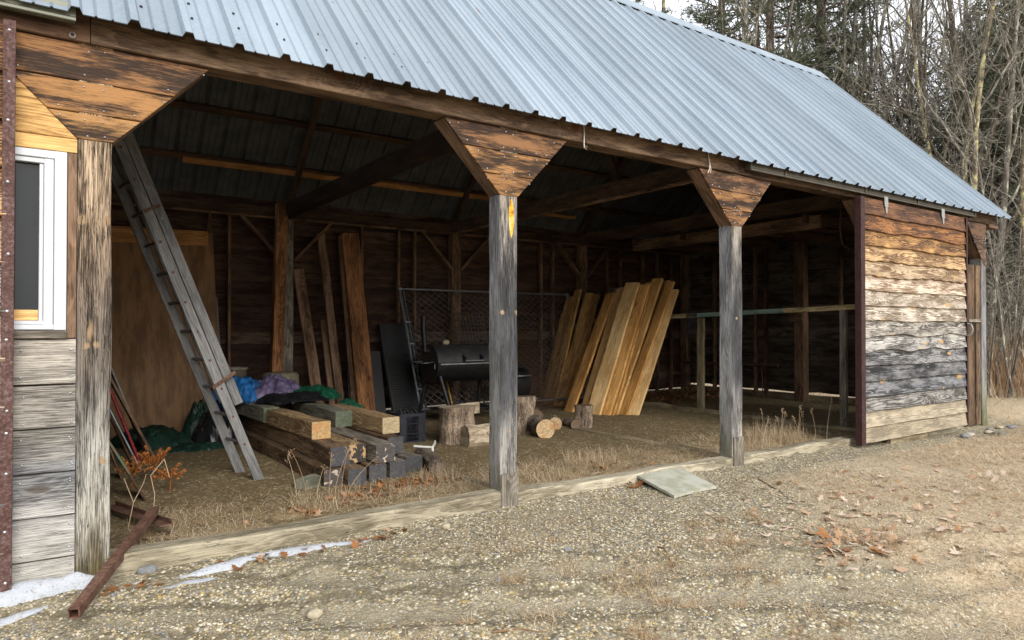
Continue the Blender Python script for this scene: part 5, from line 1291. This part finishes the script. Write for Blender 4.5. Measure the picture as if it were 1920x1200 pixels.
# small splayed clumps of dead grass all over the ruts: too many to count
cx = rng.uniform(.8, 5.5, 260); cy = rng.uniform(-3.6, -.9, 260)
k = fbm(cx * 1.6, cy * 1.6, 70, 4) > .47; cx, cy = cx[k][:70], cy[k][:70]
xx = np.repeat(cx, 60) + rng.normal(0, .035, len(cx) * 60); yy = np.repeat(cy, 60) + rng.normal(0, .03, len(cx) * 60); n = len(xx)
tag(blades('dead_clumps', xx, yy, rng.uniform(.03, .10, n), rng.uniform(.002, .004, n), rng.uniform(.05, .9, n), M['straw'], np.clip(np.repeat(rng.uniform(.2, .7, len(cx)), 60) + rng.normal(0, .12, n), 0, 1), yaw=None, curl=.6), kind='stuff')
# seed heads on the tall tuft and the weed stalks before the timbers
def stalks(name, items, label, cat, mat='weed', head=.03):
    c = items[0]; bz = G(c[0], c[1])
    b = MB()
    for (x, y, h, dx, dy) in items:
        z = G(x, y); pts = [(x + dx * q ** 1.6, y + dy * q ** 1.6, z + h * q) for q in np.linspace(0, 1, 6)]
        b.tube(pts, [.0035 - .002 * q for q in np.linspace(0, 1, 6)], 4, rv=random.uniform(.5, 1))
        for k in range(7):
            t0 = Vector(pts[-1]) + Vector((0, 0, -.012 * k)); d = Vector((random.uniform(-1, 1), random.uniform(-1, 1), random.uniform(.2, 1))).normalized()
            b.tube([t0, t0 + d * head * random.uniform(.6, 1.3)], .0018, 3, rv=random.uniform(.3, .9))
            p = t0 + d * head; b.lathe([(.001, -.006), (.006, 0), (.001, .006)], p, (0, 0, 1), 5, rv=random.uniform(.2, .8))
    return tag(b.build(name, M[mat], None, (c[0], c[1], bz)), label, cat)
stalks('dried_weed', [(2.02, 1.2, .40, -.12, .05), (1.95, 1.25, .34, -.05, .1), (2.1, 1.15, .25, .06, .0)], 'cluster of dried weed stalks with seed heads left before the timbers', 'weed')
stalks('dried_weed', [(2.28, 1.05, .38, .10, .1), (2.24, 1.1, .46, .22, .1), (2.33, 1.02, .30, .25, -.02), (2.2, 1.12, .34, .05, .1)], 'arching dried weed stalks in front of the timber ends', 'weed')
stalks('seeded_grass', [(7.75 + .13 * i, .62 + .1 * math.sin(i * 2.1), .30 + .12 * math.sin(i * 1.3) ** 2, .12 * math.cos(i * 1.9), 0) for i in range(9)], 'thin seeded grass stems standing above the tall tuft by the third post', 'grass', 'straw', .02)
stalks('seeded_grass', [(8.75, .35, .52, .3, .1)], 'single long arching grass stem by the door edge', 'grass', 'straw', .01)
# forked bare twigs by the left post and the rust-coloured fern
b = MB()
for pts in ([(.62, 1.0, .0), (.66, 1.02, .20), (.60, 1.05, .38)], [(.66, 1.02, .20), (.73, 1.05, .33), (.74, 1.0, .40)], [(.80, 1.1, 0), (.815, 1.12, .22), (.79, 1.15, .36)], [(.79, 1.15, .36), (.90, 1.25, .46)], [(.90, 1.25, .46), (.93, 1.2, .32)]):
    b.tube(pts, .0036, 5, rv=.9)
tag(b.build('forked_twig', M['weed'], None, (.66, 1.0, 0)), 'pale forked twigs standing by the foot of the left post', 'twig')
def fern(cx, cy, h, nf, label, seed):
    random.seed(seed); z0 = G(cx, cy); b = MB()
    b.tube([(cx, cy, z0), (cx + .01, cy, z0 + h * .8)], .006, 5, rv=.3)
    for k in range(nf):
        a = 6.28 * k / nf + random.uniform(-.4, .4); r = random.uniform(.08, .17); zt = z0 + h * random.uniform(.65, 1.05)
        pts = []
        for q in np.linspace(0, 1, 9):
            w = q * 2.9; pts.append(Vector((cx + math.cos(a) * r * math.sin(min(w, 2.4)) * (1 if w < 1.6 else .95) , cy + math.sin(a) * r * math.sin(min(w, 2.4)), z0 + h * .5 + (zt - z0 - h * .5) * math.sin(w) * 1.0)))
        b.tube(pts, .0035, 4, rv=random.uniform(.2, .6))
        for i in range(1, 9):
            for sd in (-1, 1):
                t = (pts[i] - pts[i - 1]).normalized(); s = t.cross(Vector((math.cos(a), math.sin(a), .6))).normalized() * sd
                e = pts[i] + s * .035 * (1 - i / 12) + Vector((random.uniform(-.01, .01), random.uniform(-.01, .01), -.018))
                q = t * .008
                b.add([pts[i] - q, e, pts[i] + q], [(0, 1, 2)], rv=random.uniform(.1, 1))
    return tag(b.build('dried_fern', M['fern'], None, (cx, cy, z0)), label, 'fern')
fern(1.06, 2.02, .25, 9, 'rust-orange curled fern standing alone near the ladder', 3)
fern(1.0, 2.6, .33, 16, 'bushy rust-orange dried fern before the leaning boards', 5)
fern(.80, 2.4, .28, 11, 'dull orange dried fern behind the dark panel by the left post', 8)
random.seed(19)
# ------------------------------------------------------------------ fallen leaves
LA = np.linspace(0, 2 * PI, 23)[:-1]
def leaves(name, x, y, size, rv, lift=.012, z=None):
    n = len(x); m = len(LA)
    lob = .70 + .20 * np.cos(LA[None] * 7 + .4 * np.sin(LA[None] * 2)) * rng.uniform(.6, 1.2, (n, 1)) + rng.normal(0, .07, (n, len(LA))); 
    px = np.cos(LA)[None] * lob * size[:, None]; py = np.sin(LA)[None] * lob * size[:, None] * rng.uniform(.40, .75, (n, 1))
    cu = rng.uniform(-1, 1, (n, 1)) * 6; cv = rng.uniform(-.4, 1, (n, 1)) * 9
    pz = (px ** 2) * cv + (py ** 2) * cu
    L = np.stack([px, py, pz], -1); L = np.concatenate([np.zeros((n, 1, 3)), L], 1)
    ti = rng.normal(0, .38, n); yw = rng.uniform(0, 6.28, n)
    c, s = np.cos(ti)[:, None], np.sin(ti)[:, None]; L = np.stack([L[..., 0] * c - L[..., 2] * s, L[..., 1], L[..., 0] * s + L[..., 2] * c], -1)
    c, s = np.cos(yw)[:, None], np.sin(yw)[:, None]; L = np.stack([L[..., 0] * c - L[..., 1] * s, L[..., 0] * s + L[..., 1] * c, L[..., 2]], -1)
    zz = (gz(x, y) if z is None else z) + lift * rng.uniform(.6, 2.2, n)
    L += np.stack([x, y, zz], 1)[:, None]
    k = np.arange(m); F = np.stack([np.zeros(m, int), 1 + k, 1 + (k + 1) % m], 1)
    F = (F[None] + (np.arange(n) * (m + 1))[:, None, None]).reshape(-1, 3)
    return tag(np_mesh(name, L.reshape(-1, 3), F, M['leaf'], np.repeat(rv, m + 1), False), kind='stuff')
def blob(n, cx, cy, sx, sy): return rng.normal(cx, sx, n), rng.normal(cy, sy, n)
xs, ys, rvs = [], [], []
for n, cx, cy, sx, sy, mu in ((70, 3.0, 1.12, .22, .10, .38), (45, 2.45, .9, .16, .1, .5), (22, 1.9, .7, .2, .1, .55), (25, 4.85, -.05, .12, .08, .45), (70, 4.75, -2.25, .22, .16, .74), (80, 5.2, -1.75, .5, .4, .88), (45, 6.0, -1.3, .8, .4, .8),
                              (50, 5.9, -2.6, .6, .4, .8), (16, 5.2, .6, .3, .15, .4), (34, 1.2, 4.5, .3, .3, .55), (10, .5, -.30, .1, .04, .4), (12, 1.25, -.2, .2, .03, .3), (14, 2.0, -.2, .15, .04, .35), (60, 7.5, -1.8, 1.0, .6, .8)):
    a, c = blob(n, cx, cy, sx, sy); xs.append(a); ys.append(c); rvs.append(np.clip(rng.normal(mu, .16, n), 0, 1))
x = np.concatenate(xs); y = np.concatenate(ys)
k = ~((x > 2.25) & (x < 3.4) & (y > 1.3) & (y < 6)) & ~((y > -.03) & (y < .18)); x, y = x[k], y[k]
leaves('fallen_leaves', x, y, rng.uniform(.032, .07, len(x)) * np.where(x > 4.3, 1.1, 1.), np.concatenate(rvs)[k])
n = 420; x = rng.uniform(9.9, 12.4, n); y = rng.uniform(4.2, 6.0, n)
leaves('fallen_leaves', x, y, rng.uniform(.04, .08, n), np.clip(rng.normal(.28, .13, n), 0, 1), .03)
n = 120; x = rng.normal(10.4, .8, n); y = rng.normal(4.6, .5, n)
leaves('fallen_leaves', x, y, rng.uniform(.04, .08, n), np.clip(rng.normal(.3, .13, n), 0, 1), .05)
# twigs on the ground
for (x0, y0, x1, y1, lab) in ((6.0, -.55, 5.5, -1.3, 'thin dark twig lying beyond the square board'), (3.55, -1.5, 3.3, -1.95, 'short dark twig lying across the rut'), (1.9, -1.95, 2.15, -2.1, 'short twig at the bottom of the drive')):
    b = MB(); pts = [(x0 + (x1 - x0) * q + .03 * math.sin(q * 5), y0 + (y1 - y0) * q, G(x0 + (x1 - x0) * q, y0 + (y1 - y0) * q) + .008) for q in np.linspace(0, 1, 7)]
    b.tube(pts, [.006 - .004 * q for q in np.linspace(0, 1, 7)], 5, rv=.1); tag(b.build('twig', M['weed'], None, pts[0]), lab, 'twig')
# ------------------------------------------------------------------ trees
CAM = np.array((0, -4.83)); RIGHT = np.array((.819, -.5735))
def tubes_np(br, sides):
    """br: list of (points (n,3), radii (n)); one mesh of open tapered tubes"""
    V = []; F = []; o = 0
    for P, R in br:
        n = len(P); T = np.gradient(P, axis=0); T /= np.linalg.norm(T, axis=1)[:, None] + 1e-9
        ref = np.array((0, 0, 1.)) if abs(T[0, 2]) < .85 else np.array((1., 0, 0))
        U = ref - T * (T @ ref)[:, None]; U /= np.linalg.norm(U, axis=1)[:, None] + 1e-9; W = np.cross(T, U)
        s = sides if R[0] > .035 else 3 if R[0] < .014 else 4
        an = np.arange(s) * 2 * PI / s
        V.append((P[:, None] + (U[:, None] * np.cos(an)[None, :, None] + W[:, None] * np.sin(an)[None, :, None]) * R[:, None, None]).reshape(-1, 3))
        i = np.arange(n - 1)[:, None] * s; k = np.arange(s)[None]; k2 = (k + 1) % s
        F.append(np.stack([o + i + k, o + i + k2, o + i + s + k2, o + i + s + k], -1).reshape(-1, 4)); o += n * s
    return np.concatenate(V), np.concatenate(F)
def grow(r, p, d, L, R, n, wander, up=0.):
    P = [np.array(p, float)]; d = np.array(d, float); d /= np.linalg.norm(d)
    for i in range(n):
        d = d + r.normal(0, wander, 3) + np.array((0, 0, up)); d /= np.linalg.norm(d); P.append(P[-1] + d * L / n)
    q = np.linspace(0, 1, n + 1)
    return np.array(P), R * (1 - q) ** .8 + R * .12 * (q < 1)
def at_q(P, q):
    f = q * (len(P) - 1); i = min(int(f), len(P) - 2); return P[i] + (P[i + 1] - P[i]) * (f - i), P[i + 1] - P[i]
def bare(seed, H, R, lean=0., fork=0, nl=20, low=.25, wander=.05, sub=5, tw=3, spread=.30):
    """leafless broadleaf: trunk (maybe forked), limbs, branches, twigs"""
    r = np.random.default_rng(seed); trunk = []; crown = []
    d0 = np.array((RIGHT[0] * lean, RIGHT[1] * lean, 1.))
    P, Rr = grow(r, (0, 0, -.2), d0, H, R, 16, wander, .02); trunk.append((P, Rr))
    for k in range(fork):
        q = r.uniform(.02, .35); b, t = at_q(P, q); a = r.uniform(0, 6.28)
        P2, R2 = grow(r, b, t / np.linalg.norm(t) + .45 * np.array((math.cos(a), math.sin(a), 0)), H * r.uniform(.6, .8), R * .7, 12, wander * 1.2, .06); trunk.append((P2, R2))
    for P, Rr in list(trunk):
        HH = np.linalg.norm(P[-1] - P[0])
        for k in range(nl if P is trunk[0][0] else nl * 2 // 3):
            q = low + (1 - low) * (k + r.uniform(0, 1)) / nl; q = min(q, .98); b, t = at_q(P, q); a = r.uniform(0, 6.28)
            L = HH * spread * (1.15 - q) * r.uniform(.6, 1.3) + .5
            Rl = min(np.interp(q * (len(P) - 1), range(len(P)), Rr) * .5, .010 + .0085 * L)
            B, Br = grow(r, b, np.array((math.cos(a), math.sin(a), r.uniform(.3, 1.6))), L, Rl, 8, .12, .03); crown.append((B, Br))
            for j in range(sub):
                q2 = r.uniform(.2, .98); c, t2 = at_q(B, q2); t2 = t2 / (np.linalg.norm(t2) + 1e-9)
                l2 = L * r.uniform(.25, .5) * (1.2 - q2) + .25
                S, Sr = grow(r, c, t2 + r.normal(0, .75, 3) + np.array((0, 0, .2)), l2, max(.006, Rl * .42), 5, .2, .04); crown.append((S, Sr))
                for m in range(tw):
                    e, t3 = at_q(S, r.uniform(.15, 1)); t3 = t3 / (np.linalg.norm(t3) + 1e-9)
                    T, Tr = grow(r, e, t3 + r.normal(0, .7, 3) + np.array((0, 0, .15)), r.uniform(.25, .75), .0065, 3, .2, .05); crown.append((T, np.maximum(Tr, .0035)))
    return trunk, crown
def needles(r, P0, D, n, ln, wd):
    """tufts of flat needles around points P0 that point along D"""
    m = len(P0); 
    d = D[:, None] + r.normal(0, .55, (m, n, 3)); d /= np.linalg.norm(d, axis=2)[..., None]
    L = ln * r.uniform(.6, 1.25, (m, n, 1)); s = np.cross(d, r.normal(0, 1, (m, n, 3))); s /= np.linalg.norm(s, axis=2)[..., None] + 1e-9
    b = P0[:, None] + d * L * r.uniform(-.15, .15, (m, n, 1)); e = b + d * L; md = b + d * L * .5
    V = np.stack([b, md + s * wd, e, md - s * wd], 2).reshape(-1, 3)
    F = np.arange(len(V)).reshape(-1, 4)
    rv = np.repeat(np.clip(r.normal(.5, .22, m), 0, 1), n * 4)
    return V, F, rv
def pine(seed, H, R, low=.2, dens=1., spread=.24, lean=0.):
    r = np.random.default_rng(seed); d0 = np.array((RIGHT[0] * lean, RIGHT[1] * lean, 1.))
    P, Rr = grow(r, (0, 0, -.2), d0, H, R, 14, .012, .02); trunk = [(P, Rr)]; br = []; PT = []; DD = []
    z = low * H * .35
    while z < H * .985:
        q = z / H; b, t = at_q(P, min(q, .99)); nb = r.integers(3, 6); live = q > low
        for k in range(nb):
            a = r.uniform(0, 6.28); L = (H * spread * (1.04 - q) ** .8 * r.uniform(.55, 1.15) + .3) * (1 if live else .6)
            B, Br = grow(r, b, np.array((math.cos(a), math.sin(a), r.uniform(-.15, .3))), L, .010 + .011 * L, 7, .09, .03 if live else -.02); br.append((B, Br))
            if not live: 
                for j in range(4):
                    c, t2 = at_q(B, r.uniform(.3, 1)); S, Sr = grow(r, c, t2 / (np.linalg.norm(t2) + 1e-9) + r.normal(0, .6, 3), L * .3, .007, 3, .2); br.append((S, Sr))
                continue
            for j in range(int((3 + L * 3.2))):
                q2 = r.uniform(.25, 1.); c, t2 = at_q(B, q2); t2 = t2 / (np.linalg.norm(t2) + 1e-9)
                sd = np.cross(t2, (0, 0, 1)) * r.choice((-1, 1)); dd = t2 * .7 + sd * r.uniform(.3, 1) + np.array((0, 0, r.uniform(-.1, .3)))
                l2 = L * .28 * (1.25 - q2) + .18; S, Sr = grow(r, c, dd, l2, .008, 3, .12, .04); br.append((S, Sr))
                for q3 in np.linspace(.25, 1, max(2, int(l2 / .16 * dens))):
                    e, t3 = at_q(S, q3); PT.append(e); DD.append(t3 / (np.linalg.norm(t3) + 1e-9) * .8)
        z += r.uniform(.35, .7) * (1.1 - .4 * q)
    V, F, rv = needles(r, np.array(PT), np.array(DD), 7, .20, .016)
    return trunk, br, V, F, rv
def dirp(px):
    u = (px - 960) / 1300; c, s = math.cos(.6109), math.sin(.6109); d = np.array((u * c + s, -u * s + c)); return d / np.linalg.norm(d)
def place(px, dist): p = CAM + dirp(px) * dist; return float(p[0]), float(p[1])

def tree_bare(px, dist, label, bark_m, **k):
    x, y = place(px, dist); z = G(x, y); trunk, crown = bare(**k)
    t = thing('bare_tree', (x, y, z), label, 'tree', 'bare trees at the edge of the woods')
    for nm, br, sd in (('trunk', trunk, 9), ('crown', crown, 5)):
        V, F = tubes_np(br, sd); o = np_mesh(nm, V + np.array((x, y, z)), F, bark_m if nm == 'trunk' else M['twigs'], None, True, None, t)
    return t
def copy_thing(t, x, y, rz, sc, label=None):
    r = t.copy(); COL.objects.link(r); r.location = (x, y, G(x, y)); r.rotation_euler = (0, 0, rz); r.scale = (sc,) * 3; BASE[r.name] = Vector((x, y, 0))
    if label: r['label'] = label
    for ch in list(t.children):
        c = ch.copy(); COL.objects.link(c); c.parent = r
    return r
BL, BY, BB = M['bark_lichen'], M['bark_yellow'], M['bark_brown']
tree_bare(1738, 25.2, 'pale lichened tree leaning right above the roof slope, clearest bare trunk', BL, seed=3, H=18.7, R=0.133, lean=.12, nl=13, low=.30, wander=.03)
tree_bare(1838, 22.8, 'pale slender tree leaning right near the right edge, trunk bleached at mid height', BL, seed=5, H=16.5, R=0.082, lean=.13, nl=12, low=.3, wander=.03)
tree_bare(1800, 21.6, 'slender trunk crusted with yellow lichen left of the bleached leaning tree', BY, seed=8, H=15.4, R=0.071, lean=.02, nl=13, low=.35, wander=.045)
tree_bare(1770, 24.0, 'yellow-lichened tree with crooked limbs right of the clearest bare trunk', BY, seed=11, H=14.3, R=0.071, lean=.10, fork=1, nl=12, low=.3, wander=.05)
tree_bare(1866, 21.0, 'thin bare sapling with a forked limb right of the corner post', BL, seed=14, H=9.5, R=0.036, lean=.07, fork=0, nl=12, low=.15, wander=.04, tw=3)
tree_bare(1602, 28.8, 'pale crooked tree rising behind the end of the ridge', BL, seed=17, H=17.6, R=0.117, lean=.0, nl=13, low=.3, wander=.05)
tree_bare(1648, 27.6, 'multi-stemmed lichened tree right of the crooked pale one', BL, seed=20, H=17.6, R=0.133, lean=.05, fork=3, nl=15, low=.25, wander=.05)
tree_bare(1690, 32.4, 'thin dark bare tree behind the clearest pale trunk', BB, seed=23, H=17.6, R=0.101, lean=-.02, fork=1, nl=16, low=.2, wander=.05)
tree_bare(1430, 31.2, 'bare tree with a big limb curving left above the ridge', BL, seed=26, H=20.9, R=0.148, lean=-.10, fork=1, nl=15, low=.3, wander=.05)
tree_bare(1252, 36.0, 'thick lichened trunk above the ridge, second from the left', BY, seed=29, H=22.0, R=0.250, lean=.0, nl=12, low=.4, wander=.02)
tree_bare(1302, 33.6, 'thin dark upright tree above the ridge', BB, seed=32, H=20.9, R=0.094, lean=.0, nl=16, low=.25, wander=.03)
tree_bare(1900, 26.4, 'grey bare tree cut by the right edge of the view', BL, seed=35, H=17.6, R=0.082, lean=.04, fork=1, nl=15, low=.25, wander=.04)
tree_bare(1850, 31.2, 'dark twiggy tree behind the two leaning pale ones', BB, seed=38, H=16.5, R=0.094, lean=-.03, fork=1, nl=18, low=.15, wander=.05)
tree_bare(1560, 32.4, 'twiggy brown tree just right of the ridge end', BB, seed=41, H=18.7, R=0.101, lean=.04, fork=2, nl=16, low=.2, wander=.05)
tree_bare(1500, 31.2, 'bare tree with level branches above the right part of the ridge', BB, seed=44, H=19.8, R=0.109, lean=.05, nl=18, low=.25, wander=.04)
protos = [o for o in COL.objects if o.name.startswith('bare_tree') and o.type == 'EMPTY']
rb = random.Random(9)
for i, px in enumerate((1585, 1625, 1665, 1675, 1705, 1722, 1755, 1786, 1815, 1855, 1880, 1530, 1470, 1400, 1345, 1915, 1945, 1985, 1600, 1612, 1640, 1655, 1696, 1730, 1745, 1775, 1805, 1825, 1848, 1893, 1545, 1380)):
    x, y = place(px, rb.uniform(23, 34)); copy_thing(protos[(i * 5 + 3) % len(protos)], x, y, rb.uniform(0, 6.28), rb.uniform(.8, 1.05), 'slender bare tree lost in the tangle of twigs behind the clearer trunks')
pv = []
for sd, H, R, low, sp in ((51, 20, .24, .28, .20), (54, 18, .20, .12, .22), (57, 22, .26, .36, .18), (60, 15, .16, .05, .25)):
    trunk, br, V, F, rv = pine(sd, H, R, low, 1., sp)
    t = thing('pine_tree', (0, 0, 0), 'dark green pine standing among the dense woods', 'tree', 'pines in the woods behind the shed')
    a, f = tubes_np(trunk, 9); np_mesh('trunk', a, f, M['bark_pine'], None, True, None, t)
    a, f = tubes_np(br, 5); np_mesh('branches', a, f, M['bark_brown'], None, True, None, t)
    np_mesh('foliage', V, F, M['needles'], rv, False, None, t); pv.append(t)
spots = [(1445, 27, 0, 'thick brown pine trunk above the ridge, behind the curving limb'), (1535, 29, 2, 'pair of brown pine trunks at the ridge end, the left one'), (1556, 31, 0, 'pair of brown pine trunks at the ridge end, the right one'), (1215, 30, 1, 'dark pine at the left end of the visible woods'),
         (1345, 33, 2, None), (1180, 36, 0, None), (1620, 34, 3, None), (1790, 29, 3, None), (1830, 36, 1, None),
         (1885, 28, 3, None), (1915, 33, 1, None), (1925, 25, 3, 'low dense pine at the right edge behind the grey bare tree'), (1960, 27, 1, None), (2010, 30, 0, None), (1692, 30, 3, None), (1842, 29, 3, None), (1905, 31, 3, None), (1280, 40, 1, None), (1870, 42, 1, None), (1990, 40, 1, None), (1100, 38, 0, None)]
used = set()
rt = random.Random(5)
for px, dist, k, lab in spots:
    x, y = place(px, dist); sc = rt.uniform(.85, 1.12); rz = rt.uniform(0, 6.28); sc *= .72 if k == 3 and dist < 32 else 1.
    lab = lab or 'dark green pine standing among the dense woods'
    if k not in used:
        used.add(k); t = pv[k]; t.location = (x, y, G(x, y)); t.rotation_euler = (0, 0, rz); t.scale = (sc,) * 3; t['label'] = lab
    else: copy_thing(pv[k], x, y, rz, sc, lab)

# far woods behind: one mass of trunks and foliage that nobody could count
V = []; F = []; RV = []; o = 0; Vb = []; Fb = []; ob = 0
r = np.random.default_rng(77)
for k in range(44):
    px = r.uniform(1050, 2050); dist = r.uniform(46, 75); x, y = place(px, dist); H = r.uniform(8, 13); z = G(x, y)
    if 1640 < px < 1830 and r.uniform() < .6: continue
    n = 700; h = r.beta(1.3, 1.9, n) * .95 + .03; rad = H * .21 * (1.05 - h) ** .7 * np.sqrt(r.uniform(.02, 1, n)); a = r.uniform(0, 6.28, n)
    h = np.round(h * 22 + r.normal(0, .18, n)) / 22
    P = np.stack([x + rad * np.cos(a), y + rad * np.sin(a), z + h * H], 1); D = np.stack([np.cos(a), np.sin(a), np.full(n, .15)], 1)
    v, f, q = needles(r, P, D, 3, .75, .07); V.append(v); F.append(f + o); RV.append(q); o += len(v)
    p, R = grow(r, (x, y, z), (0, 0, 1), H, .18, 5, .01); v, f = tubes_np([(p, R)], 6); Vb.append(v); Fb.append(f + ob); ob += len(v)
tag(np_mesh('distant_woods', np.concatenate(V), np.concatenate(F), M['needles'], np.concatenate(RV), False), kind='stuff')
tag(np_mesh('distant_trunks', np.concatenate(Vb), np.concatenate(Fb), M['bark_pine'], None, True), kind='stuff')
# brush: tall dead weeds and thin saplings before the trees
n = 16000; a = r.uniform(0, 1, n); px = 1800 + 320 * a; dist = r.uniform(17.5, 28, n)
dd = np.array([dirp(p) for p in px]); x = CAM[0] + dd[:, 0] * dist; y = CAM[1] + dd[:, 1] * dist
k = r.uniform(0, 1, n) < np.clip((fbm(x * .5, y * .5, 99, 3) - .28) * 3, .05, 1); x, y = x[k], y[k]; n = len(x)
tag(blades('tall_weeds', x, y, r.uniform(.5, 1.7, n), r.uniform(.008, .018, n), r.uniform(1.0, 1.57, n), M['weed'], np.clip(r.normal(.5, .2, n), 0, 1), curl=.5, seg=4), kind='stuff')
br = []
for k in range(260):
    px = r.uniform(1560, 2060); dist = r.uniform(18, 34); x, y = place(px, dist); z = G(x, y); H = r.uniform(1.5, 5.5)
    P, R = grow(r, (x, y, z), (r.normal(0, .15), r.normal(0, .15), 1), H, .006 + .004 * H, 8, .08, .03); br.append((P, R))
    for j in range(12):
        c, t2 = at_q(P, r.uniform(.2, 1)); S, Sr = grow(r, c, np.array((r.normal(), r.normal(), .7)), H * r.uniform(.15, .35), .006, 4, .2, .04); br.append((S, Sr))
        for m in range(2):
            e, t3 = at_q(S, r.uniform(.3, 1)); T, Tr = grow(r, e, np.array((r.normal(), r.normal(), .5)), H * .12, .004, 2, .2); br.append((T, np.maximum(Tr, .003)))
v, f = tubes_np(br, 4)
tag(np_mesh('brush', v, f, M['bark_lichen'], None, True), kind='stuff')
# ------------------------------------------------------------------ sky, sun, camera
sc = bpy.context.scene
w = bpy.data.worlds.new('World'); sc.world = w; w.use_nodes = True; nt = w.node_tree; nt.nodes.clear()
ELEV, ROT = math.radians(31), math.radians(187)
sky = nt.nodes.new('ShaderNodeTexSky'); sky.sky_type = 'NISHITA'; sky.sun_disc = False; sky.sun_elevation = ELEV; sky.sun_rotation = ROT
sky.air_density = 1.; sky.dust_density = 4.; sky.ozone_density = 1.
mx = nt.nodes.new('ShaderNodeMix'); mx.data_type = 'RGBA'; mx.inputs[0].default_value = .82
tc = nt.nodes.new('ShaderNodeTexCoord'); nz = nt.nodes.new('ShaderNodeTexNoise'); nz.inputs['Scale'].default_value = 2.2; nz.inputs['Detail'].default_value = 5
cr = nt.nodes.new('ShaderNodeValToRGB'); cr.color_ramp.elements[0].position = .3; cr.color_ramp.elements[0].color = (7.6, 7.8, 8.2, 1); cr.color_ramp.elements[1].position = .7; cr.color_ramp.elements[1].color = (10.2, 10.2, 10.4, 1)
bg = nt.nodes.new('ShaderNodeBackground'); bg.inputs[1].default_value = .10; out = nt.nodes.new('ShaderNodeOutputWorld')
nt.links.new(tc.outputs['Generated'], nz.inputs['Vector']); nt.links.new(nz.outputs[0], cr.inputs[0])
nt.links.new(sky.outputs[0], mx.inputs[6]); nt.links.new(cr.outputs[0], mx.inputs[7]); nt.links.new(mx.outputs[2], bg.inputs[0]); nt.links.new(bg.outputs[0], out.inputs[0])
L = bpy.data.lights.new('sun', 'SUN'); L.energy = 1.5; L.angle = math.radians(34); L.color = (1, .98, .955)
so = bpy.data.objects.new('sun', L); COL.objects.link(so)
# towards the sun: azimuth measured like the sky's rotation (clockwise from +Y seen from above)
sd = Vector((math.sin(ROT) * math.cos(ELEV), math.cos(ROT) * math.cos(ELEV), math.sin(ELEV)))
so.rotation_euler = sd.to_track_quat('Z', 'Y').to_euler(); so.location = (0, -10, 12)
cam = bpy.data.cameras.new('camera'); co = bpy.data.objects.new('camera', cam); COL.objects.link(co)
co.location = (0, -4.83, 1.5); co.rotation_euler = (PI / 2 + .0109, 0, -.6109)
cam.sensor_width = 36; cam.lens = 1300 / 1920 * 36; cam.clip_end = 2000; cam.clip_start = .05
sc.camera = co
sc.view_settings.view_transform = 'Standard'; sc.view_settings.look = 'None'; sc.view_settings.gamma = 1; sc.view_settings.exposure = 1.12
sc.cycles.max_bounces = 8; sc.cycles.diffuse_bounces = 5; sc.cycles.use_denoising = True
sc.cycles.sample_clamp_indirect = 6
